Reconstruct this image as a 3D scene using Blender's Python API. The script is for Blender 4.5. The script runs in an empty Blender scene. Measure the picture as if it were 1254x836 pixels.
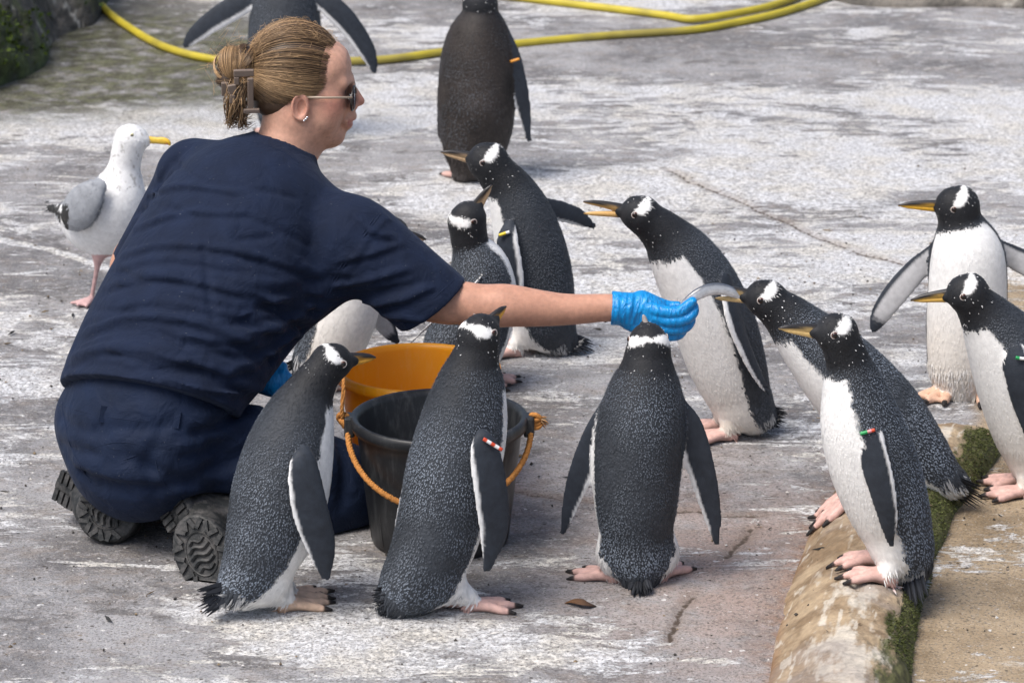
import bpy, math, time
import numpy as np
from mathutils import Vector

T0 = time.time()
SC = bpy.context.scene
COL = SC.collection
rng = np.random.default_rng(7)

# ------------------------------------------------------------------ camera, sky, sun, exposure
CAM_H = 2.45                      # metres above the concrete
PITCH = math.radians(17.0)
FPX = 4550.0                      # focal length in photo pixels (photo 1254 x 836)
cam_data = bpy.data.cameras.new('camera')
cam = bpy.data.objects.new('camera', cam_data)
COL.objects.link(cam)
cam.location = (0, 0, CAM_H)
cam.rotation_euler = (math.pi / 2 - PITCH, 0, 0)
cam_data.sensor_width = 36.0
cam_data.lens = 36.0 * FPX / 1254.0
cam_data.clip_start = 0.1
cam_data.clip_end = 2000.0
cam_data.dof.use_dof = True
cam_data.dof.focus_distance = 7.05
cam_data.dof.aperture_fstop = 9.0
SC.camera = cam

SUN_EL, SUN_AZ = math.radians(60), math.radians(218)   # azimuth of the sun, counter-clockwise from +X
world = bpy.data.worlds.new('World')
SC.world = world
world.use_nodes = True
wn = world.node_tree
bg = wn.nodes['Background']
sky = wn.nodes.new('ShaderNodeTexSky')
sky.sky_type = 'NISHITA'
sky.sun_disc = False
sky.sun_elevation = SUN_EL
sky.sun_rotation = math.pi / 2 - SUN_AZ
sky.air_density = 1.0
sky.dust_density = 4.0
sky.ozone_density = 1.0
wn.links.new(sky.outputs[0], bg.inputs[0])
bg.inputs[1].default_value = 0.125
sun_data = bpy.data.lights.new('sun', 'SUN')
sun = bpy.data.objects.new('sun', sun_data)
COL.objects.link(sun)
sun_data.energy = 2.5
sun_data.angle = math.radians(32)
sun_data.color = (1.0, 0.965, 0.92)
_sd = Vector((math.cos(SUN_AZ) * math.cos(SUN_EL), math.sin(SUN_AZ) * math.cos(SUN_EL), math.sin(SUN_EL)))
sun.rotation_euler = (-_sd).to_track_quat('-Z', 'Y').to_euler()
sun.location = (-4, 2, 8)
SC.view_settings.view_transform = 'Standard'
SC.view_settings.look = 'None'
SC.view_settings.gamma = 1.0
SC.view_settings.use_curve_mapping = False
SC.view_settings.exposure = 0.42
SC.render.engine = 'CYCLES'
SC.cycles.use_denoising = True
SC.cycles.max_bounces = 6

# ------------------------------------------------------------------ pixel -> place
CP, SP = math.cos(PITCH), math.sin(PITCH)
def ray(px, py):
    a = (px - 627.0) / FPX; b = (418.0 - py) / FPX
    return np.array([a, CP + b * SP, -SP + b * CP])
def W(px, py, Y):
    """point seen at a photo pixel, at forward distance Y"""
    d = ray(px, py); t = Y / d[1]
    return np.array([t * d[0], Y, CAM_H + t * d[2]])
def G(px, py, z=0.0):
    d = ray(px, py); t = (z - CAM_H) / d[2]
    return np.array([t * d[0], t * d[1], z])
def MPP(p):
    """metres per photo pixel at a point"""
    return (p[1] * CP + (CAM_H - p[2]) * SP) / FPX
def pix(p):
    d = p[1] * CP + (CAM_H - p[2]) * SP
    return 627 + p[0] / d * FPX, 418 - (p[1] * SP + (p[2] - CAM_H) * CP) / d * FPX
def unit(v):
    v = np.asarray(v, float); return v / (np.linalg.norm(v) + 1e-12)
def spline(P, n):
    """Catmull-Rom through rows of P (any number of columns), n samples"""
    P = np.asarray(P, float)
    if len(P) == 2:
        t = np.linspace(0, 1, n)[:, None]; return P[0] * (1 - t) + P[1] * t
    Q = np.vstack([2 * P[0] - P[1], P, 2 * P[-1] - P[-2]])
    u = np.linspace(0, len(P) - 1, n); i = np.minimum(u.astype(int), len(P) - 2); t = (u - i)[:, None]
    a, b, c, d = Q[i], Q[i + 1], Q[i + 2], Q[i + 3]
    return 0.5 * (2 * b + (c - a) * t + (2 * a - 5 * b + 4 * c - d) * t ** 2 + (3 * b - a - 3 * c + d) * t ** 3)

# ------------------------------------------------------------------ noise
def _hash(ix, iy, iz):
    h = (ix * 374761393 + iy * 668265263 + iz * 3266489917) & 0xFFFFFFFF
    h = ((h ^ (h >> 13)) * 1274126177) & 0xFFFFFFFF
    h = (h ^ (h >> 16)) & 0xFFFFFFFF
    return h.astype(np.float64) / 4294967295.0
def vnoise(p):
    p = np.asarray(p, float)
    i = np.floor(p).astype(np.int64); f = p - i; f = f * f * (3 - 2 * f)
    x, y, z = i[..., 0], i[..., 1], i[..., 2]
    r = 0
    for dx in (0, 1):
        for dy in (0, 1):
            for dz in (0, 1):
                w = (f[..., 0] if dx else 1 - f[..., 0]) * (f[..., 1] if dy else 1 - f[..., 1]) * (f[..., 2] if dz else 1 - f[..., 2])
                r = r + w * _hash(x + dx, y + dy, z + dz)
    return r * 2 - 1
def fbm(p, oct=4, gain=0.5):
    r = 0; a = 1; s = 0
    p = np.asarray(p, float)
    for o in range(oct):
        r = r + a * vnoise(p * 2 ** o + 17.3 * o); s += a; a *= gain
    return r / s
def sstep(a, b, x):
    t = np.clip((x - a) / (b - a), 0, 1); return t * t * (3 - 2 * t)
def mixc(a, b, t):
    t = np.asarray(t)[..., None]; return np.asarray(a) * (1 - t) + np.asarray(b) * t

# ------------------------------------------------------------------ volume modelling (distance field -> one continuous mesh)
class Field:
    def __init__(s, lo, hi, h, big=0.06):
        s.lo = np.asarray(lo, float) - 2 * h; s.h = h
        s.n = np.ceil((np.asarray(hi, float) + 2 * h - s.lo) / h).astype(int) + 1
        s.f = np.full(tuple(s.n), big, np.float32); s.big = big
    def box(s, lo, hi):
        a = np.clip(np.floor((np.asarray(lo) - s.lo) / s.h).astype(int), 0, s.n)
        b = np.clip(np.ceil((np.asarray(hi) - s.lo) / s.h).astype(int) + 1, 0, s.n)
        sl = tuple(slice(a[i], b[i]) for i in range(3))
        ax = [(s.lo[i] + s.h * np.arange(a[i], b[i])).astype(np.float32) for i in range(3)]
        return sl, ax
    @staticmethod
    def segd(ax, a, b, ra, rb, nrm=None, fl=1.0):
        a = np.asarray(a, np.float32); b = np.asarray(b, np.float32)
        X = ax[0][:, None, None] - a[0]; Y = ax[1][None, :, None] - a[1]; Z = ax[2][None, None, :] - a[2]
        ba = b - a; L2 = float(ba @ ba) + 1e-12
        t = np.clip((X * ba[0] + Y * ba[1] + Z * ba[2]) / L2, 0, 1)
        dx = X - t * ba[0]; dy = Y - t * ba[1]; dz = Z - t * ba[2]
        q = dx * dx + dy * dy + dz * dz
        if nrm is not None:
            dn = dx * nrm[0] + dy * nrm[1] + dz * nrm[2]
            q = q + (1 / fl ** 2 - 1) * dn * dn
        return np.sqrt(q) - (ra + (rb - ra) * t)
    def chain(s, P, R, k=0.01, nrm=None, fl=1.0, op='add'):
        P = np.asarray(P, float); R = np.asarray(R, float) * np.ones(len(P))
        pad = max(k, s.h * 2) + 0.004
        rm = R.max() + pad
        sl, ax = s.box(P.min(0) - rm, P.max(0) + rm)
        shp = s.f[sl].shape
        if min(shp) == 0: return
        D = np.full(shp, s.big, np.float32)
        o = [sl[i].start for i in range(3)]
        for i in range(max(1, len(P) - 1)):
            j = min(i + 1, len(P) - 1)
            r = max(R[i], R[j]) + pad
            s2, ax2 = s.box(np.minimum(P[i], P[j]) - r, np.maximum(P[i], P[j]) + r)
            l = tuple(slice(s2[m].start - o[m], s2[m].stop - o[m]) for m in range(3))
            if min(D[l].shape) == 0: continue
            D[l] = np.minimum(D[l], s.segd(ax2, P[i], P[j], R[i], R[j], nrm, fl))
        s.merge(sl, D, k, op)
    def merge(s, sl, D, k, op):
        A = s.f[sl]
        if op == 'add':
            h = np.maximum(k - np.abs(A - D), 0) / max(k, 1e-6)
            s.f[sl] = np.minimum(A, D) - h * h * k * 0.25
        else:
            B = -D
            h = np.maximum(k - np.abs(A - B), 0) / max(k, 1e-6)
            s.f[sl] = np.maximum(A, B) + h * h * k * 0.25
    def ellipsoid(s, c, axes, rad, k=0.01, op='add'):
        """axes: 3 unit rows, rad: 3 radii"""
        c = np.asarray(c, float); rm = max(rad) + max(k, 2 * s.h) + 0.004
        sl, ax = s.box(c - rm, c + rm)
        if min(s.f[sl].shape) == 0: return
        X = ax[0][:, None, None] - np.float32(c[0]); Y = ax[1][None, :, None] - np.float32(c[1]); Z = ax[2][None, None, :] - np.float32(c[2])
        k0 = 0; k1 = 0
        for a, r in zip(axes, rad):
            q = (X * a[0] + Y * a[1] + Z * a[2]) / r
            k0 = k0 + q * q; k1 = k1 + (q / r) ** 2
        k0 = np.sqrt(k0); D = k0 * (k0 - 1) / np.maximum(np.sqrt(k1), 1e-6)
        s.merge(sl, np.minimum(D, s.big).astype(np.float32), k, op)
    def cut(s, c, n, lo=None, hi=None):
        """remove everything on the side n of the plane through c (inside box lo..hi)"""
        sl, ax = s.box(s.lo if lo is None else lo, (s.lo + s.n * s.h) if hi is None else hi)
        D = (ax[0][:, None, None] - c[0]) * n[0] + (ax[1][None, :, None] - c[1]) * n[1] + (ax[2][None, None, :] - c[2]) * n[2]
        s.f[sl] = np.maximum(s.f[sl], D.astype(np.float32))
    def sample(s, P):
        q = (np.asarray(P) - s.lo) / s.h
        i = np.clip(np.floor(q).astype(int), 0, s.n - 2); f = q - i
        r = 0
        for dx in (0, 1):
            for dy in (0, 1):
                for dz in (0, 1):
                    w = (f[..., 0] if dx else 1 - f[..., 0]) * (f[..., 1] if dy else 1 - f[..., 1]) * (f[..., 2] if dz else 1 - f[..., 2])
                    r = r + w * s.f[i[..., 0] + dx, i[..., 1] + dy, i[..., 2] + dz]
        return r
    def hit(s, px, py):
        """first surface point met by the sight line of a photo pixel"""
        d = ray(px, py); d = d / np.linalg.norm(d); o = np.array([0, 0, CAM_H])
        c = s.lo + s.n * s.h / 2; R = np.linalg.norm(s.n * s.h) / 2
        t0 = (c - o) @ d - R
        t = np.arange(t0, t0 + 2 * R, s.h * 0.5)
        P = o + t[:, None] * d
        ok = np.all((P > s.lo) & (P < s.lo + (s.n - 1) * s.h), axis=1)
        v = np.where(ok, s.sample(P), 1)
        w = np.nonzero(v < 0)[0]
        return P[w[0]] if len(w) else None
    def mesh(s):
        f = s.f; ins = f < 0
        c8 = np.zeros(tuple(s.n - 1), np.uint8)
        for dx in (0, 1):
            for dy in (0, 1):
                for dz in (0, 1):
                    c8 += ins[dx:s.n[0] - 1 + dx, dy:s.n[1] - 1 + dy, dz:s.n[2] - 1 + dz]
        act = np.argwhere((c8 > 0) & (c8 < 8))
        ids = np.full(c8.shape, -1, np.int32); ids[act[:, 0], act[:, 1], act[:, 2]] = np.arange(len(act))
        acc = np.zeros((len(act), 3)); cnt = np.zeros(len(act))
        cor = [(dx, dy, dz) for dx in (0, 1) for dy in (0, 1) for dz in (0, 1)]
        val = {c: f[act[:, 0] + c[0], act[:, 1] + c[1], act[:, 2] + c[2]] for c in cor}
        for c in cor:
            for a in range(3):
                if c[a]: continue
                e = list(c); e[a] = 1; e = tuple(e)
                v0, v1 = val[c], val[e]; m = (v0 < 0) != (v1 < 0)
                t = np.where(m, v0 / np.where(m, v0 - v1, 1), 0)
                p = np.array(c, float) * np.ones((len(act), 1)); p[:, a] += t
                acc += p * m[:, None]; cnt += m
        V = s.lo + s.h * (act + acc / cnt[:, None])
        F = []
        for a in range(3):
            b, c = (a + 1) % 3, (a + 2) % 3
            s0 = [slice(None)] * 3; s1 = [slice(None)] * 3
            s0[a] = slice(0, -1); s1[a] = slice(1, None)
            i0 = ins[tuple(s0)]; i1 = ins[tuple(s1)]
            E = np.argwhere(i0 != i1)
            E = E[(E[:, b] > 0) & (E[:, c] > 0) & (E[:, b] < s.n[b] - 1) & (E[:, c] < s.n[c] - 1)]
            def cell(db, dc):
                q = E.copy(); q[:, b] -= db; q[:, c] -= dc
                return ids[q[:, 0], q[:, 1], q[:, 2]]
            q = np.stack([cell(1, 1), cell(0, 1), cell(0, 0), cell(1, 0)], 1)
            flip = ~i0[E[:, 0], E[:, 1], E[:, 2]]
            q[flip] = q[flip][:, ::-1]
            F.append(q)
        F = np.vstack(F); F = F[(F >= 0).all(1)]
        return V, F

def smooth_mesh(V, F, it=2, lam=0.5):
    n = len(V)
    E = np.vstack([F[:, [0, 1]], F[:, [1, 2]], F[:, [2, 3]], F[:, [3, 0]]])
    deg = np.bincount(E[:, 0], minlength=n) + np.bincount(E[:, 1], minlength=n)
    for _ in range(it):
        acc = np.zeros_like(V)
        for a in range(3):
            acc[:, a] = np.bincount(E[:, 0], V[E[:, 1], a], n) + np.bincount(E[:, 1], V[E[:, 0], a], n)
        V = V + lam * (acc / np.maximum(deg, 1)[:, None] - V)
    return V
def vnormals(V, F):
    if F.shape[1] == 4:
        n = np.cross(V[F[:, 2]] - V[F[:, 0]], V[F[:, 3]] - V[F[:, 1]])
    else:
        n = np.cross(V[F[:, 1]] - V[F[:, 0]], V[F[:, 2]] - V[F[:, 0]])
    N = np.zeros_like(V)
    for i in range(F.shape[1]):
        for a in range(3): N[:, a] += np.bincount(F[:, i], n[:, a], len(V))
    return N / (np.linalg.norm(N, axis=1, keepdims=True) + 1e-12)

# ------------------------------------------------------------------ objects
def make(name, V, F, mat, parent=None, col=None, attrs=None, smooth=True, origin=None, **props):
    V = np.asarray(V, float)
    me = bpy.data.meshes.new(name)
    if origin is not None: V = V - np.asarray(origin)
    if isinstance(F, np.ndarray):
        k = F.shape[1]; nf = len(F)
        me.vertices.add(len(V)); me.vertices.foreach_set('co', V.astype(np.float32).ravel())
        me.loops.add(nf * k); me.loops.foreach_set('vertex_index', F.astype(np.int32).ravel())
        me.polygons.add(nf); me.polygons.foreach_set('loop_start', np.arange(0, nf * k, k, dtype=np.int32))
        me.update(calc_edges=True)
    else:
        me.from_pydata([tuple(v) for v in V], [], [tuple(f) for f in F]); me.update()
    me.polygons.foreach_set('use_smooth', np.full(len(me.polygons), smooth))
    if col is not None:
        a = me.color_attributes.new('Col', 'FLOAT_COLOR', 'POINT')
        c = np.ones((len(V), 4), np.float32); c[:, :3] = np.clip(col, 0, 1)
        a.data.foreach_set('color', c.ravel())
    for kk, vv in (attrs or {}).items():
        a = me.attributes.new(kk, 'FLOAT', 'POINT'); a.data.foreach_set('value', np.asarray(vv, np.float32))
    for m in (mat if isinstance(mat, (list, tuple)) else [mat]): me.materials.append(m)
    o = bpy.data.objects.new(name, me); COL.objects.link(o)
    if origin is not None: o.location = origin
    if parent is not None:
        o.parent = parent
        if origin is None: o.location = -Vector(world_loc(parent))
        else: o.location = Vector(origin) - Vector(world_loc(parent))
    for kk, vv in props.items(): o[kk] = vv
    return o
def world_loc(o):
    l = Vector((0, 0, 0))
    while o is not None: l = l + o.location; o = o.parent
    return l
def thing(name, loc, label, category, group=None):
    o = bpy.data.objects.new(name, None); COL.objects.link(o); o.location = loc
    o.empty_display_size = 0.05
    o['label'] = label; o['category'] = category
    if group: o['group'] = group
    return o
class MB:
    """collects simple shapes into one mesh with vertex colours"""
    def __init__(s): s.V = []; s.F = []; s.C = []; s.n = 0
    def add(s, V, F, c):
        V = np.asarray(V, float); s.V.append(V); s.F += [tuple(int(i) + s.n for i in f) for f in F]
        c = np.asarray(c, float); s.C.append(c * np.ones((len(V), 3))); s.n += len(V)
    def tube(s, P, R, c, sides=8, nrm=None, fl=1.0, cap=True, up=(0, 0, 1)):
        P = np.asarray(P, float); R = np.asarray(R, float) * np.ones(len(P)); n = len(P)
        T = np.gradient(P, axis=0); T /= np.linalg.norm(T, axis=1, keepdims=True) + 1e-12
        V = []
        u = np.asarray(up if nrm is None else nrm, float)
        u = u - T[0] * (u @ T[0])
        if np.linalg.norm(u) < 1e-3: u = np.cross(T[0], [1, 0.3, 0.2])
        u = unit(u)
        for i in range(n):
            u = unit(u - T[i] * (u @ T[i])); v = np.cross(T[i], u)
            for j in range(sides):
                a = 2 * math.pi * j / sides
                V.append(P[i] + R[i] * (fl * math.cos(a) * u + math.sin(a) * v))
        F = []
        for i in range(n - 1):
            for j in range(sides):
                k = (j + 1) % sides
                F.append((i * sides + j, i * sides + k, (i + 1) * sides + k, (i + 1) * sides + j))
        if cap: F.append(tuple(range(sides))[::-1]); F.append(tuple((n - 1) * sides + j for j in range(sides)))
        c = np.asarray(c, float)
        if c.ndim == 2: c = np.repeat(c, sides, axis=0)
        s.add(V, F, c)
    def sphere(s, c, r, colr, axes=np.eye(3), seg=12, ring=8):
        r = np.asarray(r, float) * np.ones(3); V = []; F = []
        for i in range(ring + 1):
            th = math.pi * i / ring
            for j in range(seg):
                ph = 2 * math.pi * j / seg
                q = np.array([math.sin(th) * math.cos(ph), math.sin(th) * math.sin(ph), math.cos(th)]) * r
                V.append(np.asarray(c) + q @ np.asarray(axes))
        for i in range(ring):
            for j in range(seg):
                k = (j + 1) % seg
                F.append((i * seg + j, (i + 1) * seg + j, (i + 1) * seg + k, i * seg + k))
        s.add(V, F, colr)
    def box(s, c, ax, half, colr):
        V = [np.asarray(c) + sum(sg * h * np.asarray(a) for sg, h, a in zip(q, half, ax)) for q in [(x, y, z) for x in (-1, 1) for y in (-1, 1) for z in (-1, 1)]]
        s.add(V, [(0, 1, 3, 2), (4, 6, 7, 5), (0, 4, 5, 1), (2, 3, 7, 6), (0, 2, 6, 4), (1, 5, 7, 3)], colr)
    def build(s, name, mat, parent=None, smooth=True, **k):
        return make(name, np.vstack(s.V), s.F, mat, parent, np.vstack(s.C), smooth=smooth, **k)

# ------------------------------------------------------------------ materials
def newmat(name):
    m = bpy.data.materials.new(name); m.use_nodes = True
    nt = m.node_tree; return m, nt, nt.nodes['Principled BSDF']
def node(nt, t, **k):
    n = nt.nodes.new(t)
    for a, b in k.items():
        if hasattr(n, a) and not a.startswith('i_'): setattr(n, a, b)
    return n
def attr_mat(name, rough=0.6, spec=0.3, bump=0.0, bscale=300.0, var=0.0, vscale=60.0, sheen=0.0, coat=0.0, sss=0.0, stretch=None, metal=0.0):
    """colour from the mesh's own colour layer, with grain and relief"""
    m, nt, b = newmat(name); L = nt.links
    at = node(nt, 'ShaderNodeVertexColor'); at.layer_name = 'Col'
    out = at.outputs['Color']
    tc = node(nt, 'ShaderNodeTexCoord'); vec = tc.outputs['Object']
    if stretch:
        mp = node(nt, 'ShaderNodeMapping'); mp.inputs['Scale'].default_value = stretch
        L.new(vec, mp.inputs[0]); vec = mp.outputs[0]
    if var:
        nz = node(nt, 'ShaderNodeTexNoise'); nz.inputs['Scale'].default_value = vscale; nz.inputs['Detail'].default_value = 5
        L.new(vec, nz.inputs['Vector'])
        mr = node(nt, 'ShaderNodeMapRange'); mr.inputs[1].default_value = 0.3; mr.inputs[2].default_value = 0.7
        mr.inputs[3].default_value = 1 - var; mr.inputs[4].default_value = 1 + var
        L.new(nz.outputs[0], mr.inputs[0])
        mx = node(nt, 'ShaderNodeVectorMath'); mx.operation = 'SCALE'
        L.new(out, mx.inputs[0]); L.new(mr.outputs[0], mx.inputs['Scale']); out = mx.outputs[0]
    L.new(out, b.inputs['Base Color'])
    b.inputs['Roughness'].default_value = rough
    b.inputs['Specular IOR Level'].default_value = spec
    b.inputs['Metallic'].default_value = metal
    if sheen: b.inputs['Sheen Weight'].default_value = sheen; b.inputs['Sheen Roughness'].default_value = 0.4
    if coat: b.inputs['Coat Weight'].default_value = coat
    if sss:
        b.inputs['Subsurface Weight'].default_value = sss; b.inputs['Subsurface Radius'].default_value = (1, 0.35, 0.2)
        b.inputs['Subsurface Scale'].default_value = 0.006
    if bump:
        n2 = node(nt, 'ShaderNodeTexNoise'); n2.inputs['Scale'].default_value = bscale; n2.inputs['Detail'].default_value = 4
        L.new(vec, n2.inputs['Vector'])
        bp = node(nt, 'ShaderNodeBump'); bp.inputs['Strength'].default_value = bump; bp.inputs['Distance'].default_value = 0.002
        L.new(n2.outputs[0], bp.inputs['Height']); L.new(bp.outputs[0], b.inputs['Normal'])
    return m
M_PLUM = attr_mat('plumage', 0.62, 0.25, bump=0.35, bscale=420, var=0.10, vscale=90, sheen=0.05)
M_FEATHER = attr_mat('feather_tips', 0.6, 0.25)
M_HORN = attr_mat('beak_horn', 0.35, 0.45, var=0.12, vscale=200)
M_EYE = attr_mat('eye_gloss', 0.08, 0.6)
# ------------------------------------------------------------------ ground
_rows = [(960, 905, 1092), (900, 925, 1106), (836, 941, 1118), (740, 958, 1130), (650, 990, 1160), (600, 1022, 1190), (565, 1062, 1218), (535, 1098, 1240), (510, 1120, 1250)]
_ky = np.array([G(600, r[0])[1] for r in _rows]); _kl = np.array([G(r[1], r[0])[0] for r in _rows]); _kr = np.array([G(r[2], r[0])[0] for r in _rows])
KY_END = G(1170, 540)[1]
KERB_H = 0.075
def kerb_edges(Y):
    return np.interp(Y, _ky, _kl), np.interp(Y, _ky, _kr)
def kerb_h(X, Y):
    l, r = kerb_edges(Y)
    c, hw = (l + r) / 2, (r - l) / 2
    u = (X - c) / hw
    e = np.clip((KY_END - Y) / 0.16, 0, 1); e = np.sqrt(np.clip(1 - (1 - e) ** 2, 0, 1))
    au = np.abs(u); prof = np.where(u < 0.1, np.clip(1 - np.clip((0.1 - u) / 1.1, 0, 1) ** 1.9, 0, 1) ** 1.0, np.clip(1 - np.clip((u - 0.1) / 0.9, 0, 1) ** 2.6, 0, 1) ** 0.7)
    return np.where(np.abs(u) < 1, KERB_H * prof * e, 0)
def GH(px, py):
    """ground or kerb point seen at a pixel"""
    z = 0.0
    for _ in range(30):
        p = G(px, py, z); z = 0.5 * z + 0.5 * float(kerb_h(p[0], p[1]))
    return G(px, py, z)

def polyline_dist(X, Y, pts):
    d = np.full(X.shape, 9.0)
    for a, b in zip(pts[:-1], pts[1:]):
        ba = b[:2] - a[:2]; t = np.clip(((X - a[0]) * ba[0] + (Y - a[1]) * ba[1]) / (ba @ ba), 0, 1)
        d = np.minimum(d, np.hypot(X - a[0] - t * ba[0], Y - a[1] - t * ba[1]))
    return d
CRACKS = [[(818, 208), (850, 226), (880, 238), (905, 246), (930, 258), (962, 272), (985, 284), (1012, 294), (1040, 304), (1072, 314), (1100, 322), (1140, 330)],
          [(585, 590), (622, 598), (650, 601), (690, 609), (730, 612), (790, 618), (840, 624), (880, 628), (935, 629)],
          [(922, 643), (908, 660), (890, 684)], [(846, 732), (834, 755), (822, 782)],
          [(-20, 330), (60, 318), (130, 345), (230, 372)]]
_gx = np.concatenate([-2.1 - np.geomspace(0.02, 300, 26)[::-1], np.linspace(-2.1, 2.1, 470), 2.1 + np.geomspace(0.02, 300, 26)])
_gy = np.concatenate([5.7 - np.geomspace(0.02, 300, 26)[::-1], np.linspace(5.7, 11.0, 560), 11.0 + np.geomspace(0.02, 300, 26)])
XX, YY = np.meshgrid(_gx, _gy, indexing='ij')
P3 = np.stack([XX, YY, np.zeros_like(XX)], -1)
near = (np.abs(XX) < 2.3) & (YY > 5.5) & (YY < 11.2)
Z = np.where(near, 0.006 * fbm(P3 * 1.7, 3) + 0.0022 * fbm(P3 * 14, 4), 0)
dcr = np.full(XX.shape, 9.0)
for c in CRACKS[:4]:
    pts = [G(*q) for q in c]; pp = spline(np.array(pts), 40)
    pp[:, 0] += 0.012 * fbm(pp * 25, 3); pp[:, 1] += 0.02 * fbm(pp * 25 + 9, 3)
    dcr = np.minimum(dcr, polyline_dist(XX, YY, pp))
white_line = polyline_dist(XX, YY, [G(*q) for q in [(-20, 292), (60, 306), (120, 325), (190, 345)]])
kl, kr = kerb_edges(YY)
brown = sstep(0.0, 0.05, XX - (kl + kr) / 2) * (YY < 8.6)
# pinkish patch between the kerb and the walking penguin, bare strip against the kerb
g1 = G(900, 700); brown_p = np.exp(-(((XX - g1[0]) / 0.28) ** 2 + ((YY - g1[1]) / 0.55) ** 2))
rust = np.exp(-np.clip(kl - XX, 0, 9) / 0.03) * (XX < kl + 0.02) * (YY < 7.6)
gm = G(60, 115); moss = sstep(0.95, 0.1, np.hypot((XX - gm[0]) / 1.35, (YY - gm[1] - 0.45) / 1.15)) * (XX < -0.6)
moss = np.clip(moss * 1.8 + 0.25 * fbm(P3 * 4, 4) * (moss > 0.02), 0, 1)
# bird lime: where it lies thick
def blob(px, py, rx, ry):
    c = G(px, py); return np.exp(-(((XX - c[0]) / rx) ** 2 + ((YY - c[1]) / ry) ** 2))
lime = 0.40 + 0.38 * blob(960, 170, 0.75, 0.8) + 0.22 * blob(1150, 330, 0.5, 0.6) + 0.30 * blob(60, 420, 0.35, 0.55) + 0.28 * blob(700, 800, 0.3, 0.16) + 0.22 * blob(380, 790, 0.3, 0.15)
lime += 0.18 * blob(680, 300, 0.4, 0.8) - 0.22 * blob(120, 690, 0.3, 0.2) - 0.2 * blob(900, 740, 0.22, 0.4) - 0.10 * blob(700, 60, 0.5, 0.35) + 0.2 * blob(230, 150, 0.5, 0.35) - 0.3 * moss
lime -= 0.10 * brown
lime = np.clip(lime + 0.9 * np.exp(-(white_line / 0.014) ** 2), 0, 1.3)
Z -= np.where(dcr < 0.03, 0.006 * np.exp(-(dcr / 0.008) ** 2), 0)

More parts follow.
